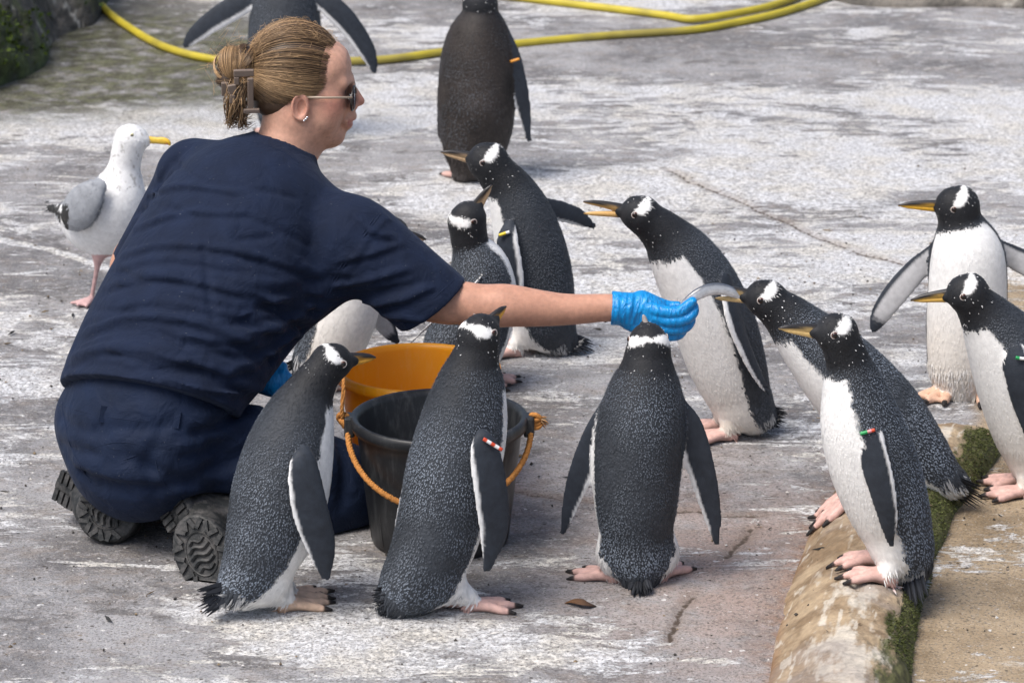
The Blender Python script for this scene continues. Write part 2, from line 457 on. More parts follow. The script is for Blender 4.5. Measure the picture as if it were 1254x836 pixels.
def ground_material(name):
    m, nt, b = newmat(name); L = nt.links
    tc = node(nt, 'ShaderNodeTexCoord'); vec = tc.outputs['Object']
    def at(n):
        a = node(nt, 'ShaderNodeAttribute'); a.attribute_name = n; return a.outputs['Fac']
    def noise(sc, det=6, rough=0.6, v=None, dist=0.0):
        n = node(nt, 'ShaderNodeTexNoise'); n.inputs['Scale'].default_value = sc; n.inputs['Detail'].default_value = det
        n.inputs['Roughness'].default_value = rough; n.inputs['Distortion'].default_value = dist
        L.new(v or vec, n.inputs['Vector']); return n.outputs['Fac']
    def math_(op, a, c, clamp=False):
        n = node(nt, 'ShaderNodeMath'); n.operation = op; n.use_clamp = clamp
        for i, q in enumerate((a, c)):
            if q is None: continue
            if isinstance(q, (int, float)): n.inputs[i].default_value = q
            else: L.new(q, n.inputs[i])
        return n.outputs[0]
    def rng_(x, a, c, d=0.0, e=1.0):
        n = node(nt, 'ShaderNodeMapRange'); n.interpolation_type = 'SMOOTHSTEP'
        n.inputs[1].default_value = a; n.inputs[2].default_value = c; n.inputs[3].default_value = d; n.inputs[4].default_value = e
        L.new(x, n.inputs[0]); return n.outputs[0]
    def mix(f, A, B):
        n = node(nt, 'ShaderNodeMix'); n.data_type = 'RGBA'
        if isinstance(f, (int, float)): n.inputs[0].default_value = f
        else: L.new(f, n.inputs[0])
        for i, q in ((6, A), (7, B)):
            if isinstance(q, tuple): n.inputs[i].default_value = (*q, 1)
            else: L.new(q, n.inputs[i])
        return n.outputs[2]
    mp = node(nt, 'ShaderNodeMapping'); mp.inputs['Rotation'].default_value = (0, 0, 0.35); mp.inputs['Scale'].default_value = (0.75, 1.25, 1)
    L.new(vec, mp.inputs[0]); sv = mp.outputs[0]
    base = mix(rng_(noise(2.2, 10, 0.72), 0.38, 0.62), (0.128, 0.128, 0.134), (0.345, 0.344, 0.352))
    base = mix(rng_(noise(13, 10, 0.78, sv), 0.48, 0.62, 0, 0.52), base, (0.245, 0.208, 0.178))
    base = mix(rng_(noise(6, 10, 0.75, sv, 0.6), 0.53, 0.63, 0, 0.75), base, (0.085, 0.082, 0.082))
    base = mix(rng_(noise(34, 8, 0.75), 0.50, 0.66, 0, 0.6), base, (0.46, 0.445, 0.45))
    # pink and brown worn concrete
    pk = math_('MULTIPLY', at('pink'), rng_(noise(6, 6, 0.7), 0.3, 0.6))
    base = mix(pk, base, (0.34, 0.255, 0.220))
    sand = mix(rng_(noise(4, 8, 0.7), 0.35, 0.65), (0.20, 0.145, 0.085), (0.40, 0.31, 0.205))
    base = mix(at('brown'), base, sand)
    base = mix(math_('MULTIPLY', at('rust'), rng_(noise(30, 6, 0.7), 0.35, 0.65, 0.0, 0.7)), base, (0.24, 0.125, 0.065))
    # lime, in worn sheets, in streaks and as spatter
    th = math_('SUBTRACT', 0.735, math_('MULTIPLY', at('lime'), 0.40))
    th = math_('ADD', th, rng_(noise(1.1, 5, 0.6, sv, 0.4), 0.32, 0.68, 0.11, -0.11))
    n1 = noise(3.1, 12, 0.68, sv, 0.5)
    l1 = rng_(math_('SUBTRACT', n1, th), -0.02, 0.05, 0, 0.88)
    n2 = noise(16, 10, 0.72, sv, 0.35)
    l2 = rng_(math_('SUBTRACT', n2, th), -0.02, 0.035, 0, 0.92)
    mp2 = node(nt, 'ShaderNodeMapping'); mp2.inputs['Rotation'].default_value = (0, 0, -0.12); mp2.inputs['Scale'].default_value = (0.55, 2.3, 1)
    L.new(vec, mp2.inputs[0])
    n3 = noise(7, 9, 0.7, mp2.outputs[0], 0.8)
    l3 = rng_(math_('SUBTRACT', n3, th), -0.015, 0.02, 0, 0.95)
    lm = math_('MAXIMUM', math_('MAXIMUM', l1, l2), l3)
    lm = math_('MULTIPLY', lm, rng_(noise(75, 8, 0.8), 0.38, 0.56, 0.25, 1.0))
    limec = mix(rng_(noise(7, 4), 0.4, 0.65), (0.78, 0.785, 0.80), (0.75, 0.72, 0.66))
    base = mix(lm, base, limec)
    sp = noise(48, 2, 0.5)
    base = mix(rng_(sp, 0.70, 0.74, 0, 0.85), base, (0.70, 0.69, 0.68))
    # moss
    ms = math_('MULTIPLY', at('moss'), rng_(noise(11, 8, 0.7), 0.30, 0.56))
    base = mix(ms, base, mix(rng_(noise(20, 4), 0.4, 0.6), (0.050, 0.048, 0.028), (0.105, 0.108, 0.055)))
    # grit
    base = mix(rng_(noise(170, 4, 0.7), 0.50, 0.63, 0, 0.72), base, (0.08, 0.070, 0.062))
    base = mix(rng_(noise(210, 3, 0.6), 0.56, 0.70, 0, 0.45), base, (0.58, 0.54, 0.48))
    vo = node(nt, 'ShaderNodeTexVoronoi'); vo.inputs['Scale'].default_value = 24; L.new(vec, vo.inputs['Vector'])
    base = mix(rng_(vo.outputs['Distance'], 0.07, 0.11, 0.85, 0), base, (0.055, 0.045, 0.038))
    # cracks: dirt fill, plus the dark of their depth painted into the colour
    cd = math_('ADD', at('crack'), math_('MULTIPLY', math_('SUBTRACT', noise(60, 4), 0.5), 0.014))
    gap = rng_(noise(9, 4), 0.28, 0.42)
    base = mix(math_('MULTIPLY', rng_(cd, 0.002, 0.0070, 0.97, 0), gap), base, (0.025, 0.02, 0.017))
    base = mix(math_('MULTIPLY', rng_(cd, 0.006, 0.035, 0.35, 0), gap), base, (0.17, 0.12, 0.085))
    L.new(base, b.inputs['Base Color'])
    b.inputs['Roughness'].default_value = 0.75; b.inputs['Specular IOR Level'].default_value = 0.3
    hgt = math_('ADD', math_('MULTIPLY', noise(120, 6, 0.7), 0.5), math_('MULTIPLY', noise(25, 6, 0.7), 1.0))
    hgt = math_('ADD', hgt, math_('MULTIPLY', lm, 0.25))
    bp = node(nt, 'ShaderNodeBump'); bp.inputs['Strength'].default_value = 0.8; bp.inputs['Distance'].default_value = 0.008
    L.new(hgt, bp.inputs['Height']); L.new(bp.outputs[0], b.inputs['Normal'])
    return m
M_GROUND = ground_material('stained_concrete')
nx, ny = XX.shape
idx = np.arange(nx * ny).reshape(nx, ny)
Fg = np.stack([idx[:-1, :-1], idx[1:, :-1], idx[1:, 1:], idx[:-1, 1:]], -1).reshape(-1, 4)
make('ground', np.stack([XX, YY, Z], -1).reshape(-1, 3), Fg, M_GROUND, kind='structure',
     attrs={'lime': lime.ravel(), 'brown': brown.ravel(), 'pink': np.clip(brown_p * 0.9 + 0.04, 0, 1).ravel(), 'rust': rust.ravel(), 'moss': moss.ravel(), 'crack': np.minimum(dcr, 0.2).ravel()})

# ------------------------------------------------------------------ kerb
def kerb_material():
    m, nt, b = newmat('mossy_concrete'); L = nt.links
    at = node(nt, 'ShaderNodeVertexColor'); at.layer_name = 'Col'
    L.new(at.outputs[0], b.inputs['Base Color'])
    tc = node(nt, 'ShaderNodeTexCoord')
    n = node(nt, 'ShaderNodeTexNoise'); n.inputs['Scale'].default_value = 130; n.inputs['Detail'].default_value = 6
    L.new(tc.outputs['Object'], n.inputs['Vector'])
    bp = node(nt, 'ShaderNodeBump'); bp.inputs['Strength'].default_value = 0.5; bp.inputs['Distance'].default_value = 0.005
    L.new(n.outputs[0], bp.inputs['Height']); L.new(bp.outputs[0], b.inputs['Normal'])
    b.inputs['Roughness'].default_value = 0.8; b.inputs['Specular IOR Level'].default_value = 0.25
    return m
M_KERB = kerb_material()
ys = np.linspace(5.75, KY_END + 0.003, 640); us = np.linspace(-1.06, 1.06, 150)
U, YK = np.meshgrid(us, ys, indexing='ij')
l, r = kerb_edges(YK); XK = (l + r) / 2 + U * (r - l) / 2
ZK = kerb_h(XK, YK)
pk = np.stack([XK, YK, ZK], -1)
wob = fbm(pk * 9, 4)
ZK = ZK + (0.010 * wob + 0.005 * fbm(pk * 30, 4, 0.6) - 0.010 * sstep(0.35, 0.6, fbm(pk * 16 + 9, 3))) * (ZK > 0.004) - 0.012 * (np.abs(U) > 1) - 0.012 * (YK > KY_END)
XK = XK + 0.012 * fbm(pk * 7 + 40, 3) * (np.abs(U) > 0.75)
# colours: sandy concrete, lime on the crest, streaks along it, moss on the right flank
along = np.stack([U * 1.0, YK * 4.0, np.zeros_like(U)], -1)
c1 = mixc((0.20, 0.140, 0.085), (0.36, 0.275, 0.18), sstep(-0.35, 0.35, fbm(pk * 18, 5, 0.65)))
c1 = mixc(c1, (0.24, 0.13, 0.07), 0.6 * sstep(-0.80, -1.0, U) * sstep(-0.3, 0.3, wob))
crest = np.exp(-((U - 0.15) / 0.45) ** 2)
lm = sstep(0.0, 0.30, fbm(along * np.array([3.5, 2.2, 1]) + 3, 5, 0.65) + 0.42 * crest - 0.22)
lm = np.maximum(lm, 0.8 * sstep(0.30, 0.42, fbm(along * np.array([12, 3.5, 1]) + 30, 4, 0.65)))
c1 = mixc(c1, (0.56, 0.52, 0.45), 0.75 * lm)
mo = sstep(-0.10, 0.25, (U - 0.50) * 1.3 + 0.70 * fbm(along * np.array([7, 5, 1]) + 70, 5, 0.7) + 0.28 * fbm(along * np.array([2, 1.2, 1]) + 12, 3))
endm = sstep(KY_END - 0.22, KY_END - 0.02, YK)
mo = np.clip(mo, 0, 1)
mcol = mixc((0.028, 0.038, 0.010), (0.095, 0.105, 0.034), sstep(-0.4, 0.5, fbm(along * np.array([20, 14, 1]) + 5, 4)))
c1 = mixc(c1, mcol, 0.85 * mo)
c1 = mixc(c1, (0.27, 0.235, 0.215), 0.6 * sstep(0.0, 0.4, fbm(pk * 6 + 77, 4)) * (1 - mo)); c1 = c1 * (1 + 0.22 * fbm(pk * 160, 2) + 0.15 * fbm(pk * 60, 2))[..., None]
n0, n1 = U.shape
idx = np.arange(n0 * n1).reshape(n0, n1)
Fk = np.stack([idx[:-1, :-1], idx[1:, :-1], idx[1:, 1:], idx[:-1, 1:]], -1).reshape(-1, 4)
make('kerb', np.stack([XK, YK, ZK], -1).reshape(-1, 3), Fk, M_KERB, col=c1.reshape(-1, 3), label='rounded concrete kerb with brown stains, white lime and green moss on one flank', category='kerb')
# tufts of moss standing off the flank
kid = np.nonzero((mo > 0.65).ravel() & (ZK > 0.006).ravel() & ((YK > 6.0).ravel()))[0]
kid = rng.choice(kid, 9000); 
kp = np.stack([XK, YK, ZK], -1).reshape(-1, 3)[kid] + rng.normal(0, 0.002, (9000, 3)) * [1, 1, 0]
dirv = np.stack([rng.uniform(0.2, 1.0, 9000), rng.normal(-0.4, 0.5, 9000), rng.uniform(-0.5, 0.6, 9000)], 1)
dirv /= np.linalg.norm(dirv, axis=1, keepdims=True)
sidev = np.cross(dirv, rng.normal(0, 1, (9000, 3))); sidev /= np.linalg.norm(sidev, axis=1, keepdims=True)
ln = rng.uniform(0.002, 0.007, 9000)[:, None]
Vm = np.stack([kp - sidev * 0.0013, kp + sidev * 0.0013, kp + dirv * ln], 1).reshape(-1, 3)
cm = np.repeat(mixc((0.032, 0.042, 0.012), (0.115, 0.130, 0.042), rng.random(9000)), 3, axis=0)
M_MOSS = attr_mat('moss_blades', 0.7, 0.2)
make('moss', Vm, np.arange(27000).reshape(-1, 3), M_MOSS, col=cm, smooth=False, kind='stuff', label='short green moss growing on the flank of the kerb', category='moss')

# grit, crumbs of shell and bits of straw strewn over the concrete
ng = 2600; gx_ = rng.uniform(-1.4, 1.7, ng); gy_ = rng.uniform(6.05, 9.6, ng); sz = 0.0012 + 0.0030 * rng.random(ng) ** 3
cen_ = np.stack([gx_, gy_, kerb_h(gx_, gy_) + sz * 0.4 + 0.001], 1)
octv = np.array([[1, 0, 0], [0, 1, 0], [-1, 0, 0], [0, -1, 0], [0, 0, 0.8], [0, 0, -0.8]]); octf = np.array([[0, 1, 4], [1, 2, 4], [2, 3, 4], [3, 0, 4], [1, 0, 5], [2, 1, 5], [3, 2, 5], [0, 3, 5]])
jit = rng.uniform(0.5, 1.5, (ng, 6, 3)) * octv; el = np.where(rng.random(ng) < 0.12, 4.0, 1.0); an_ = rng.uniform(0, 6.28, ng); jit[..., 0] *= el[:, None]
jx = jit[..., 0] * np.cos(an_)[:, None] - jit[..., 1] * np.sin(an_)[:, None]; jy = jit[..., 0] * np.sin(an_)[:, None] + jit[..., 1] * np.cos(an_)[:, None]; jit = np.stack([jx, jy, jit[..., 2]], -1)
gv_ = (cen_[:, None] + jit * sz[:, None, None]).reshape(-1, 3); gf2 = (octf[None] + (np.arange(ng) * 6)[:, None, None]).reshape(-1, 3)
pal = np.array([[0.05, 0.045, 0.04], [0.12, 0.09, 0.06], [0.62, 0.60, 0.57], [0.22, 0.17, 0.11], [0.03, 0.03, 0.03]]); gc_ = np.repeat(pal[rng.integers(0, 5, ng)], 6, axis=0)
make('grit', gv_, gf2, M_MOSS, col=gc_, smooth=False, kind='stuff', label='grit and crumbs strewn over the concrete', category='grit')
# ------------------------------------------------------------------ penguins
BLK = np.array([0.016, 0.017, 0.020]); BACK = np.array([0.042, 0.048, 0.058]); WHT = np.array([0.80, 0.795, 0.78]); CREAM = np.array([0.66, 0.585, 0.49])
PINK = np.array([0.60, 0.385, 0.335]); ORNG = np.array([0.62, 0.36, 0.21])
def az_vec(d): a = math.radians(d); return np.array([math.cos(a), math.sin(a), 0.0])

def card_mesh(p, n, d, L, Wd, c0, ct, lift):
    """overlapping little feathers: five-point blades, root colour c0, tip colour ct"""
    d = d - n * np.sum(d * n, 1, keepdims=True); d /= np.linalg.norm(d, axis=1, keepdims=True) + 1e-9
    s = np.cross(n, d); L = L[:, None]; Wd = Wd[:, None]; lift = lift[:, None]
    root = p - n * 0.0012
    l1 = p + d * L * 0.55 - s * Wd + n * lift * 0.6; r1 = p + d * L * 0.55 + s * Wd + n * lift * 0.6
    mid = p + d * L * 0.62 + n * (lift * 0.9)
    tip = p + d * L + n * lift
    V = np.stack([root, l1, mid, r1, tip], 1).reshape(-1, 3); m = len(p)
    b = (np.arange(m) * 5)[:, None]
    F = np.concatenate([b + [[0, 3, 2]], b + [[0, 2, 1]], b + [[1, 2, 4]], b + [[2, 3, 4]]])
    cs = c0 * 0.55 + ct * 0.45
    C = np.stack([c0, cs, cs, cs, ct], 1).reshape(-1, 3)
    return V, F, C

def penguin(spec, h=0.0042):
    g = spec
    foot_pts = [GH(*f[0]) for f in g['feet']]
    Yf = g.get('Y') or float(np.mean([p[1] for p in foot_pts]))
    Xf = float(np.mean([p[0] for p in foot_pts]))
    az = g['az']; Fv = az_vec(az)
    tz = math.tan(math.radians(az)) if abs(math.cos(math.radians(az))) > 0.55 else 0.0
    tz = g.get('lean', tz)
    st = []
    for q in g['spine']:
        p = W(q[0], q[1], Yf); dY = np.clip(tz * (p[0] - Xf), -0.16, 0.16) + (q[3] if len(q) > 3 else 0)
        p = W(q[0], q[1], Yf + dY); st.append([*p, q[2] * MPP(p)])
    st = np.array(st); NS = 56
    S = spline(st, NS); SPp, SR = S[:, :3], np.maximum(S[:, 3], 0.008)
    hc = SPp[0]; hr = SR[0]
    # head frame
    Lb = g.get('blen', 0.088)
    m = MPP(hc); v2 = np.hypot(g['beak'][0] - g['spine'][0][0], g['beak'][1] - g['spine'][0][1]) * m
    dep = math.sqrt(max(Lb ** 2 - v2 ** 2, 0)) * g.get('bs', 1)
    tip = W(g['beak'][0], g['beak'][1], hc[1] + dep)
    L = np.linalg.norm(tip - hc); eu = (tip - hc) / L
    upr = np.array([0, 0, 1.0]) if abs(eu[2]) < 0.75 else unit(-Fv + np.array([0, 0, 0.8]))
    ew = unit(upr - eu * (upr @ eu)); ev = np.cross(ew, eu)
    HX = lambda u, v, w: hc + eu * u + ev * v + ew * w
    # flippers: px,py,half width px, dY
    fl = []
    for f in g.get('flippers', []):
        q = np.array([[*W(a[0], a[1], Yf + a[3]), 0] for a in f['pts']])
        for i, a in enumerate(f['pts']): q[i, 3] = a[2] * MPP(q[i, :3])
        q = spline(q, 22)
        nv = unit(np.array(f.get('n', (0, -1, 0.25))))
        tang = unit(q[-1, :3] - q[0, :3]); nv = unit(nv - tang * (nv @ tang))
        fl.append((q[:, :3], np.maximum(q[:, 3], 0.006), nv, f))
    legs = []; toes = []
    for (px_, faz, sc), ank in [((f[0], f[1], f[2] if len(f) > 2 else 1.0), p) for f, p in zip(g['feet'], foot_pts)]:
        top = SPp[int(NS * g.get('hip', 0.86))].copy(); side = np.sign(np.cross(Fv, ank - top)[2])
        hb = g.get('hipb', 0.55); hipp = top * (1 - hb) + ank * hb; hipp[2] = max(ank[2] + 0.055, top[2] * 0.75)
        legs.append((np.array([top * 0.7 + hipp * 0.3, hipp, ank + [0, 0, 0.028], ank + [0, 0, 0.014]]), np.array([0.042, 0.036 * g.get('legw', 1.0), 0.017, 0.013]) * sc))
        for da in (-24, 0, 24):
            dv = az_vec(faz + da) * (0.064 if da else 0.072) * sc
            pts = [ank + [0, 0, 0.012], ank + dv * 0.5 + [0, 0, 0.0125], ank + dv * 0.95 + [0, 0, 0.008], ank + dv * 1.14 + [0, 0, 0.007], ank + dv * 1.36 + [0, 0, 0.005]]
            for pp in pts:
                pass
            for i in range(1, 5): pts[i][2] += float(kerb_h(pts[i][0], pts[i][1])) - float(kerb_h(ank[0], ank[1]))
            toes.append((np.array(pts), np.array([0.012, 0.0095, 0.0085, 0.0062, 0.0042]) * max(sc, 0.9)))
    allp = np.vstack([SPp + SR[:, None] * s for s in (-1, 1)] + [SPp + SR[:, None] * np.array(e) for e in ((1, -1, 0), (-1, 1, 0), (0, 0, 1), (0, 0, -1))] + [f[0] for f in fl] + [t[0] for t in toes] + [l[0] for l in legs] + [HX(0.04, 0, 0)[None]])
    fd = Field(allp.min(0) - 0.03, allp.max(0) + 0.03, h)
    fd.chain(SPp, SR, 0.0)
    fd.chain([hc, HX(0.016, 0, 0.001), HX(0.043, 0, -0.001)], [hr * 0.97, hr * 0.74, 0.0112], 0.014)
    fd.chain([HX(-0.004, 0, 0.010), HX(0.010, 0, 0.012)], [hr * 0.80, hr * 0.66], 0.012)
    for P, R in legs: fd.chain(P, R, 0.03)
    for P, R in toes: fd.chain(P, R, 0.006)
    for f in range(len(g['feet'])):     # web between the toes
        t = toes[f * 3:f * 3 + 3]
        for a, b in ((0, 1), (1, 2)):
            for s in (1, 2):
                fd.chain([t[a][0][s], t[b][0][s]], [0.006, 0.006], 0.006)
    for P, R, nv, f in fl:
        fd.chain(P, R, 0.014, nv, f.get('thick', 0.26))
    if g.get('z0', True):
        pass
    V, F = fd.mesh(); V = smooth_mesh(V, F, 2, 0.5)
    Nn = vnormals(V, F)
    # ---- which region each point belongs to
    def cd(P, R, nv=None, fz=1):
        best = np.full(len(V), 9.0); ti = np.zeros(len(V))
        for i in range(len(P)):
            d = V - P[i]; q = (d * d).sum(1)
            if nv is not None: q = q + (1 / fz ** 2 - 1) * (d @ nv) ** 2
            q = np.sqrt(q) - R[i]; mk = q < best; best[mk] = q[mk]; ti[mk] = i
        return best, ti / (len(P) - 1)
    dT, sT = cd(SPp, SR)
    dH = np.linalg.norm(V - HX(0.012, 0, 0.002), axis=1) - hr
    dT = np.minimum(dT, dH)
    C = np.zeros((len(V), 3)); spk = np.zeros(len(V))
    tan = np.gradient(SPp, axis=0); tan /= np.linalg.norm(tan, axis=1, keepdims=True)
    si = (sT * (NS - 1)).astype(int)
    T = tan[si]; rel = V - SPp[si]
    Fo = Fv[None] - T * (T @ Fv)[:, None]; Fo /= np.linalg.norm(Fo, axis=1, keepdims=True) + 1e-9
    Sd = np.cross(T, Fo)
    phi = np.arctan2(np.abs((rel * Sd).sum(1)), (rel * Fo).sum(1))
    nz = fbm(V * 55, 3); nz2 = fbm(V * 170 + 5, 2); nzl = fbm(V * 12 + 31, 3)
    seed = np.array([g['seed'] * 3.7, 0, 0])
    # white front
    ph0 = np.interp(sT, [0, 0.3, 0.5, 0.75, 0.9, 1], np.array(g.get('phi', [62, 74, 84, 80, 72, 80])) * math.pi / 180)
    thr = g.get('throat', 0.26)
    w = np.minimum((ph0 - phi) * SR[si], (sT - thr) * np.linalg.norm(np.diff(SPp, axis=0), axis=1).sum() + 0.012 * np.cos(phi) - 0.006)
    w = w + 0.005 * nz + 0.004 * nz2
    wf = sstep(-0.0035, 0.0035, w)
    cream = sstep(0.45, 0.95, sT) * g.get('dirty', 0.25) * (0.8 + 0.5 * nzl)
    white = mixc(WHT, CREAM, np.clip(cream, 0, 1)) * (1 + 0.05 * nz2)[:, None]
    bk = mixc(BLK, np.array(g.get('back', BACK)), sstep(0.15, 0.4, sT)) * (1 + g.get('mottle', 0.25) * nzl + 0.15 * nz2)[:, None]
    C = mixc(bk, white, wf)
    spk = (1 - wf) * sstep(0.14, 0.36, sT)
    # head: white patch over the eyes, specks, dark crown
    hv = V - hc; hu, hvv, hw = hv @ eu, hv @ ev, hv @ ew
    rr = np.sqrt(hvv ** 2 + hw ** 2) + 1e-6; ang = np.arctan2(np.abs(hvv), hw)
    headm = (np.linalg.norm(hv, axis=1) < hr * 1.9) & (dT < 0.012)
    cen = np.interp(ang, [0, 0.5, 0.9, 1.2, 1.5], [-0.008, -0.005, -0.001, 0.005, 0.010]); hwid = np.interp(ang, [0, 0.35, 0.7, 1.0, 1.25, 1.5], [0.0038, 0.0065, 0.0115, 0.0125, 0.0095, 0.001])
    pt = sstep(-0.002, 0.002, hwid - np.abs(hu - cen) + 0.0035 * nz2 + 0.004 * nz) * headm * sstep(1.38, 1.24, ang) * (hw > -0.008)
    if g.get('patch', True): C = mixc(C, WHT, pt)
    # tail end and flank fringe
    fr = sstep(0.93, 0.99, sT) * 0.15 * (np.abs(phi) > 0.8); C = mixc(C, [0.18, 0.18, 0.19], np.clip(fr * (0.5 + nz), 0, 1))
    best = dT.copy(); part = np.zeros(len(V), int)
    for i, (P, R) in enumerate(legs):
        d, t = cd(spline(P, 12), np.interp(np.linspace(0, 1, 12), np.linspace(0, 1, len(R)), R))
        mk = d < best - 0.006; part[mk] = 1; best = np.where(mk, d, best)
        lc = mixc(mixc(WHT, CREAM, np.full(len(V), g.get('dirty', 0.25))), bk, sstep(*g.get('legdark', (0.36, 0.52)), phi / math.pi + 0.2 * nz))
        lc = np.where((t > 0.80)[:, None], g.get('footc', PINK), lc)
        C = np.where(mk[:, None], lc, C); spk = np.where(mk, 0, spk)
    fp = g.get('footc', PINK)
    for P, R in toes:
        Q = spline(P, 14); d, t = cd(Q, np.interp(np.linspace(0, 1, 14), np.linspace(0, 1, 5), R))
        mk = d < best - 0.001; part[mk] = 3; best = np.where(mk, d, best)
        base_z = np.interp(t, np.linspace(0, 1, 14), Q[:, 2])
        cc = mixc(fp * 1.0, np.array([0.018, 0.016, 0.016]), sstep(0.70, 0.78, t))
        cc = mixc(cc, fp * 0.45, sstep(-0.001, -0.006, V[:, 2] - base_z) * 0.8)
        cc = cc * (1 + 0.22 * nz2 + 0.12 * nz)[:, None]
        C = np.where(mk[:, None], cc, C); spk = np.where(mk, 0, spk)
    for P, R, nv, f in fl:
        d, t = cd(P, R, nv, f.get('thick', 0.26)); mk = (d < best - 0.001) | ((d < 0.004) & (d < best + 0.002))
        ii = (t * (len(P) - 1)).astype(int)
        ft = np.gradient(P, axis=0); ft /= np.linalg.norm(ft, axis=1, keepdims=True)
        q = ((V - P[ii]) * np.cross(ft[ii], nv)).sum(1) / R[ii] * f.get('trail', 1)
        outer = np.array([0.027, 0.033, 0.044]) * (1 + 0.25 * nz + 0.2 * nz2)[:, None]
        facing = (V - P[ii]) @ nv / R[ii]
        if f.get('under'):
            cc = mixc(np.array([0.50, 0.50, 0.51]) * (1 + 0.15 * nz)[:, None], outer, sstep(0.74, 0.86, t + 0.04 * nz))
            cc = mixc(cc, outer, sstep(-0.50, -0.72, q))
        else:
            cc = mixc(outer, np.array([0.74, 0.74, 0.74]), sstep(f.get('edge', 0.70) - 0.07, f.get('edge', 0.70) + 0.07, q + 0.08 * nz) * sstep(0.05, 0.12, t) * sstep(0.97, 0.88, t))
            cc = mixc(cc, np.array([0.70, 0.70, 0.70]), sstep(-0.08, -0.16, facing) * sstep(0.95, 0.85, t))
        C = np.where(mk[:, None], cc, C); spk = np.where(mk, 0, spk); part[mk] = 2; best = np.where(mk, d, best)
    root = thing('penguin', (Xf, Yf, foot_pts[0][2]), g['label'], 'penguin', 'gentoo-like penguins standing round the keeper' if False else None)
    make('body', V, F, M_PLUM, root, C)
    # ---- feathers
    tri = V[F[:, 2]] - V[F[:, 0]]; tr2 = V[F[:, 3]] - V[F[:, 1]]
    ar = 0.5 * np.linalg.norm(np.cross(tri, tr2), axis=1)
    ok = (part[F[:, 0]] <= 1) & (np.linalg.norm(V[F[:, 0]] - HX(0.03, 0, 0), axis=1) > 0.024)
    r2 = np.random.default_rng(g['seed'])
    def scatter(wt, N):
        pr = ar * wt; pr = pr / pr.sum()
        fi = r2.choice(len(F), N, p=pr); bw = r2.random((N, 2))[:, :, None]
        p = (V[F[fi, 0]] * (1 - bw[:, 0]) + V[F[fi, 1]] * bw[:, 0]) * (1 - bw[:, 1]) + (V[F[fi, 3]] * (1 - bw[:, 0]) + V[F[fi, 2]] * bw[:, 0]) * bw[:, 1]
        return F[fi, 0], p
    isd = (C.mean(1) < 0.12); fd_ = isd[F[:, 0]]
    sv_all = sT[F[:, 0]]
    # close-lying contour feathers; longer and looser at the flanks and the rump
    NFe = g.get('nf', 9000)
    vi, p = scatter(ok * np.where(fd_, 1.0, 0.40) * (1 + 1.0 * (sv_all > 0.86)), NFe)
    n = Nn[vi]; d = T[vi] + r2.normal(0, 0.16, (NFe, 3)); sv = sT[vi]; c0 = C[vi] * r2.uniform(0.80, 1.15, (NFe, 1)); dark = isd[vi]
    c0 = np.where(dark[:, None], c0, C[vi] * r2.uniform(0.93, 1.04, (NFe, 1)))
    size = np.interp(sv, [0, 0.2, 0.5, 0.88, 1.0], [0.55, 0.7, 1.0, 1.3, 2.0])
    Lf = size * r2.uniform(0.008, 0.013, NFe); Wf = size * np.where(dark, r2.uniform(0.0016, 0.0028, NFe), r2.uniform(0.0009, 0.0016, NFe))
    Lf = np.where(dark, Lf, Lf * 1.5)
    tipc = c0.copy()
    frn = (sv > 0.93) & dark & (phi[vi] < 2.0) & (r2.random(NFe) < 0.35); tipc[frn] = 0.55; Lf = np.where(frn, Lf * 1.5, Lf)
    lf0 = np.where(dark, r2.uniform(0.01, 0.10, NFe), r2.uniform(0.0, 0.035, NFe)); lf0 = np.where((sv > 0.9) & dark, lf0 + r2.uniform(0, 0.15, NFe), lf0)
    parts_ = [card_mesh(p, n, d, Lf, Wf, c0, tipc, Lf * lf0)]
    # pale tips on the back feathers: short dashes on an even, jittered spacing
    gl = g.get('fleck', 1.0)
    if gl > 0.02:
        vi, p = scatter(ok * spk[F[:, 0]], 36000)
        cell = np.interp(sT[vi], [0.2, 0.45, 0.9], [0.0040, 0.0050, 0.0062])
        key = np.floor(p / cell[:, None]).astype(int); _, un = np.unique(key @ np.array([73856093, 19349663, 83492791]), return_index=True)
        vi, p = vi[un], p[un]; K_ = len(vi)
        pale = np.array([0.20, 0.232, 0.28]); vis = np.clip(spk[vi] * gl * (0.50 + 0.7 * fbm(p * 16 + 3, 2) + 0.8 * fbm(p * 7 + 9, 2)) * r2.uniform(0.35, 1.25, K_), 0, 1)
        kp_ = vis > 0.12; vi, p, vis = vi[kp_], p[kp_], vis[kp_]; K_ = len(vi)
        d = T[vi] + r2.normal(0, 0.2, (K_, 3)); n = Nn[vi]
        Lk = np.interp(sT[vi], [0.2, 0.5, 0.9, 1], [0.0024, 0.0036, 0.0056, 0.008]) * r2.uniform(0.75, 1.3, K_)
        cc_ = mixc(C[vi], pale, np.clip(vis * 1.1, 0, 1))
        parts_.append(card_mesh(p + n * 0.0017, n, d, Lk, Lk * 0.27, cc_, cc_, Lk * 0.05))
    # single white feathers on the dark head
    nh = 55; vi, p = scatter(ok * fd_ * (sv_all < 0.24), nh); n = Nn[vi]; d = T[vi] + r2.normal(0, 0.4, (nh, 3)); Lk = 0.0014 + 0.0032 * r2.random(nh) ** 2
    cc_ = np.ones((nh, 3)) * r2.uniform(0.35, 0.75, (nh, 1)); parts_.append(card_mesh(p + n * 0.0016, n, d, Lk, Lk * 0.3, cc_, cc_, Lk * 0.05))
    fm = (part[F[:, 0]] == 2) & isd[F[:, 0]] & (np.abs(Nn[F[:, 0], 1]) > 0.8)
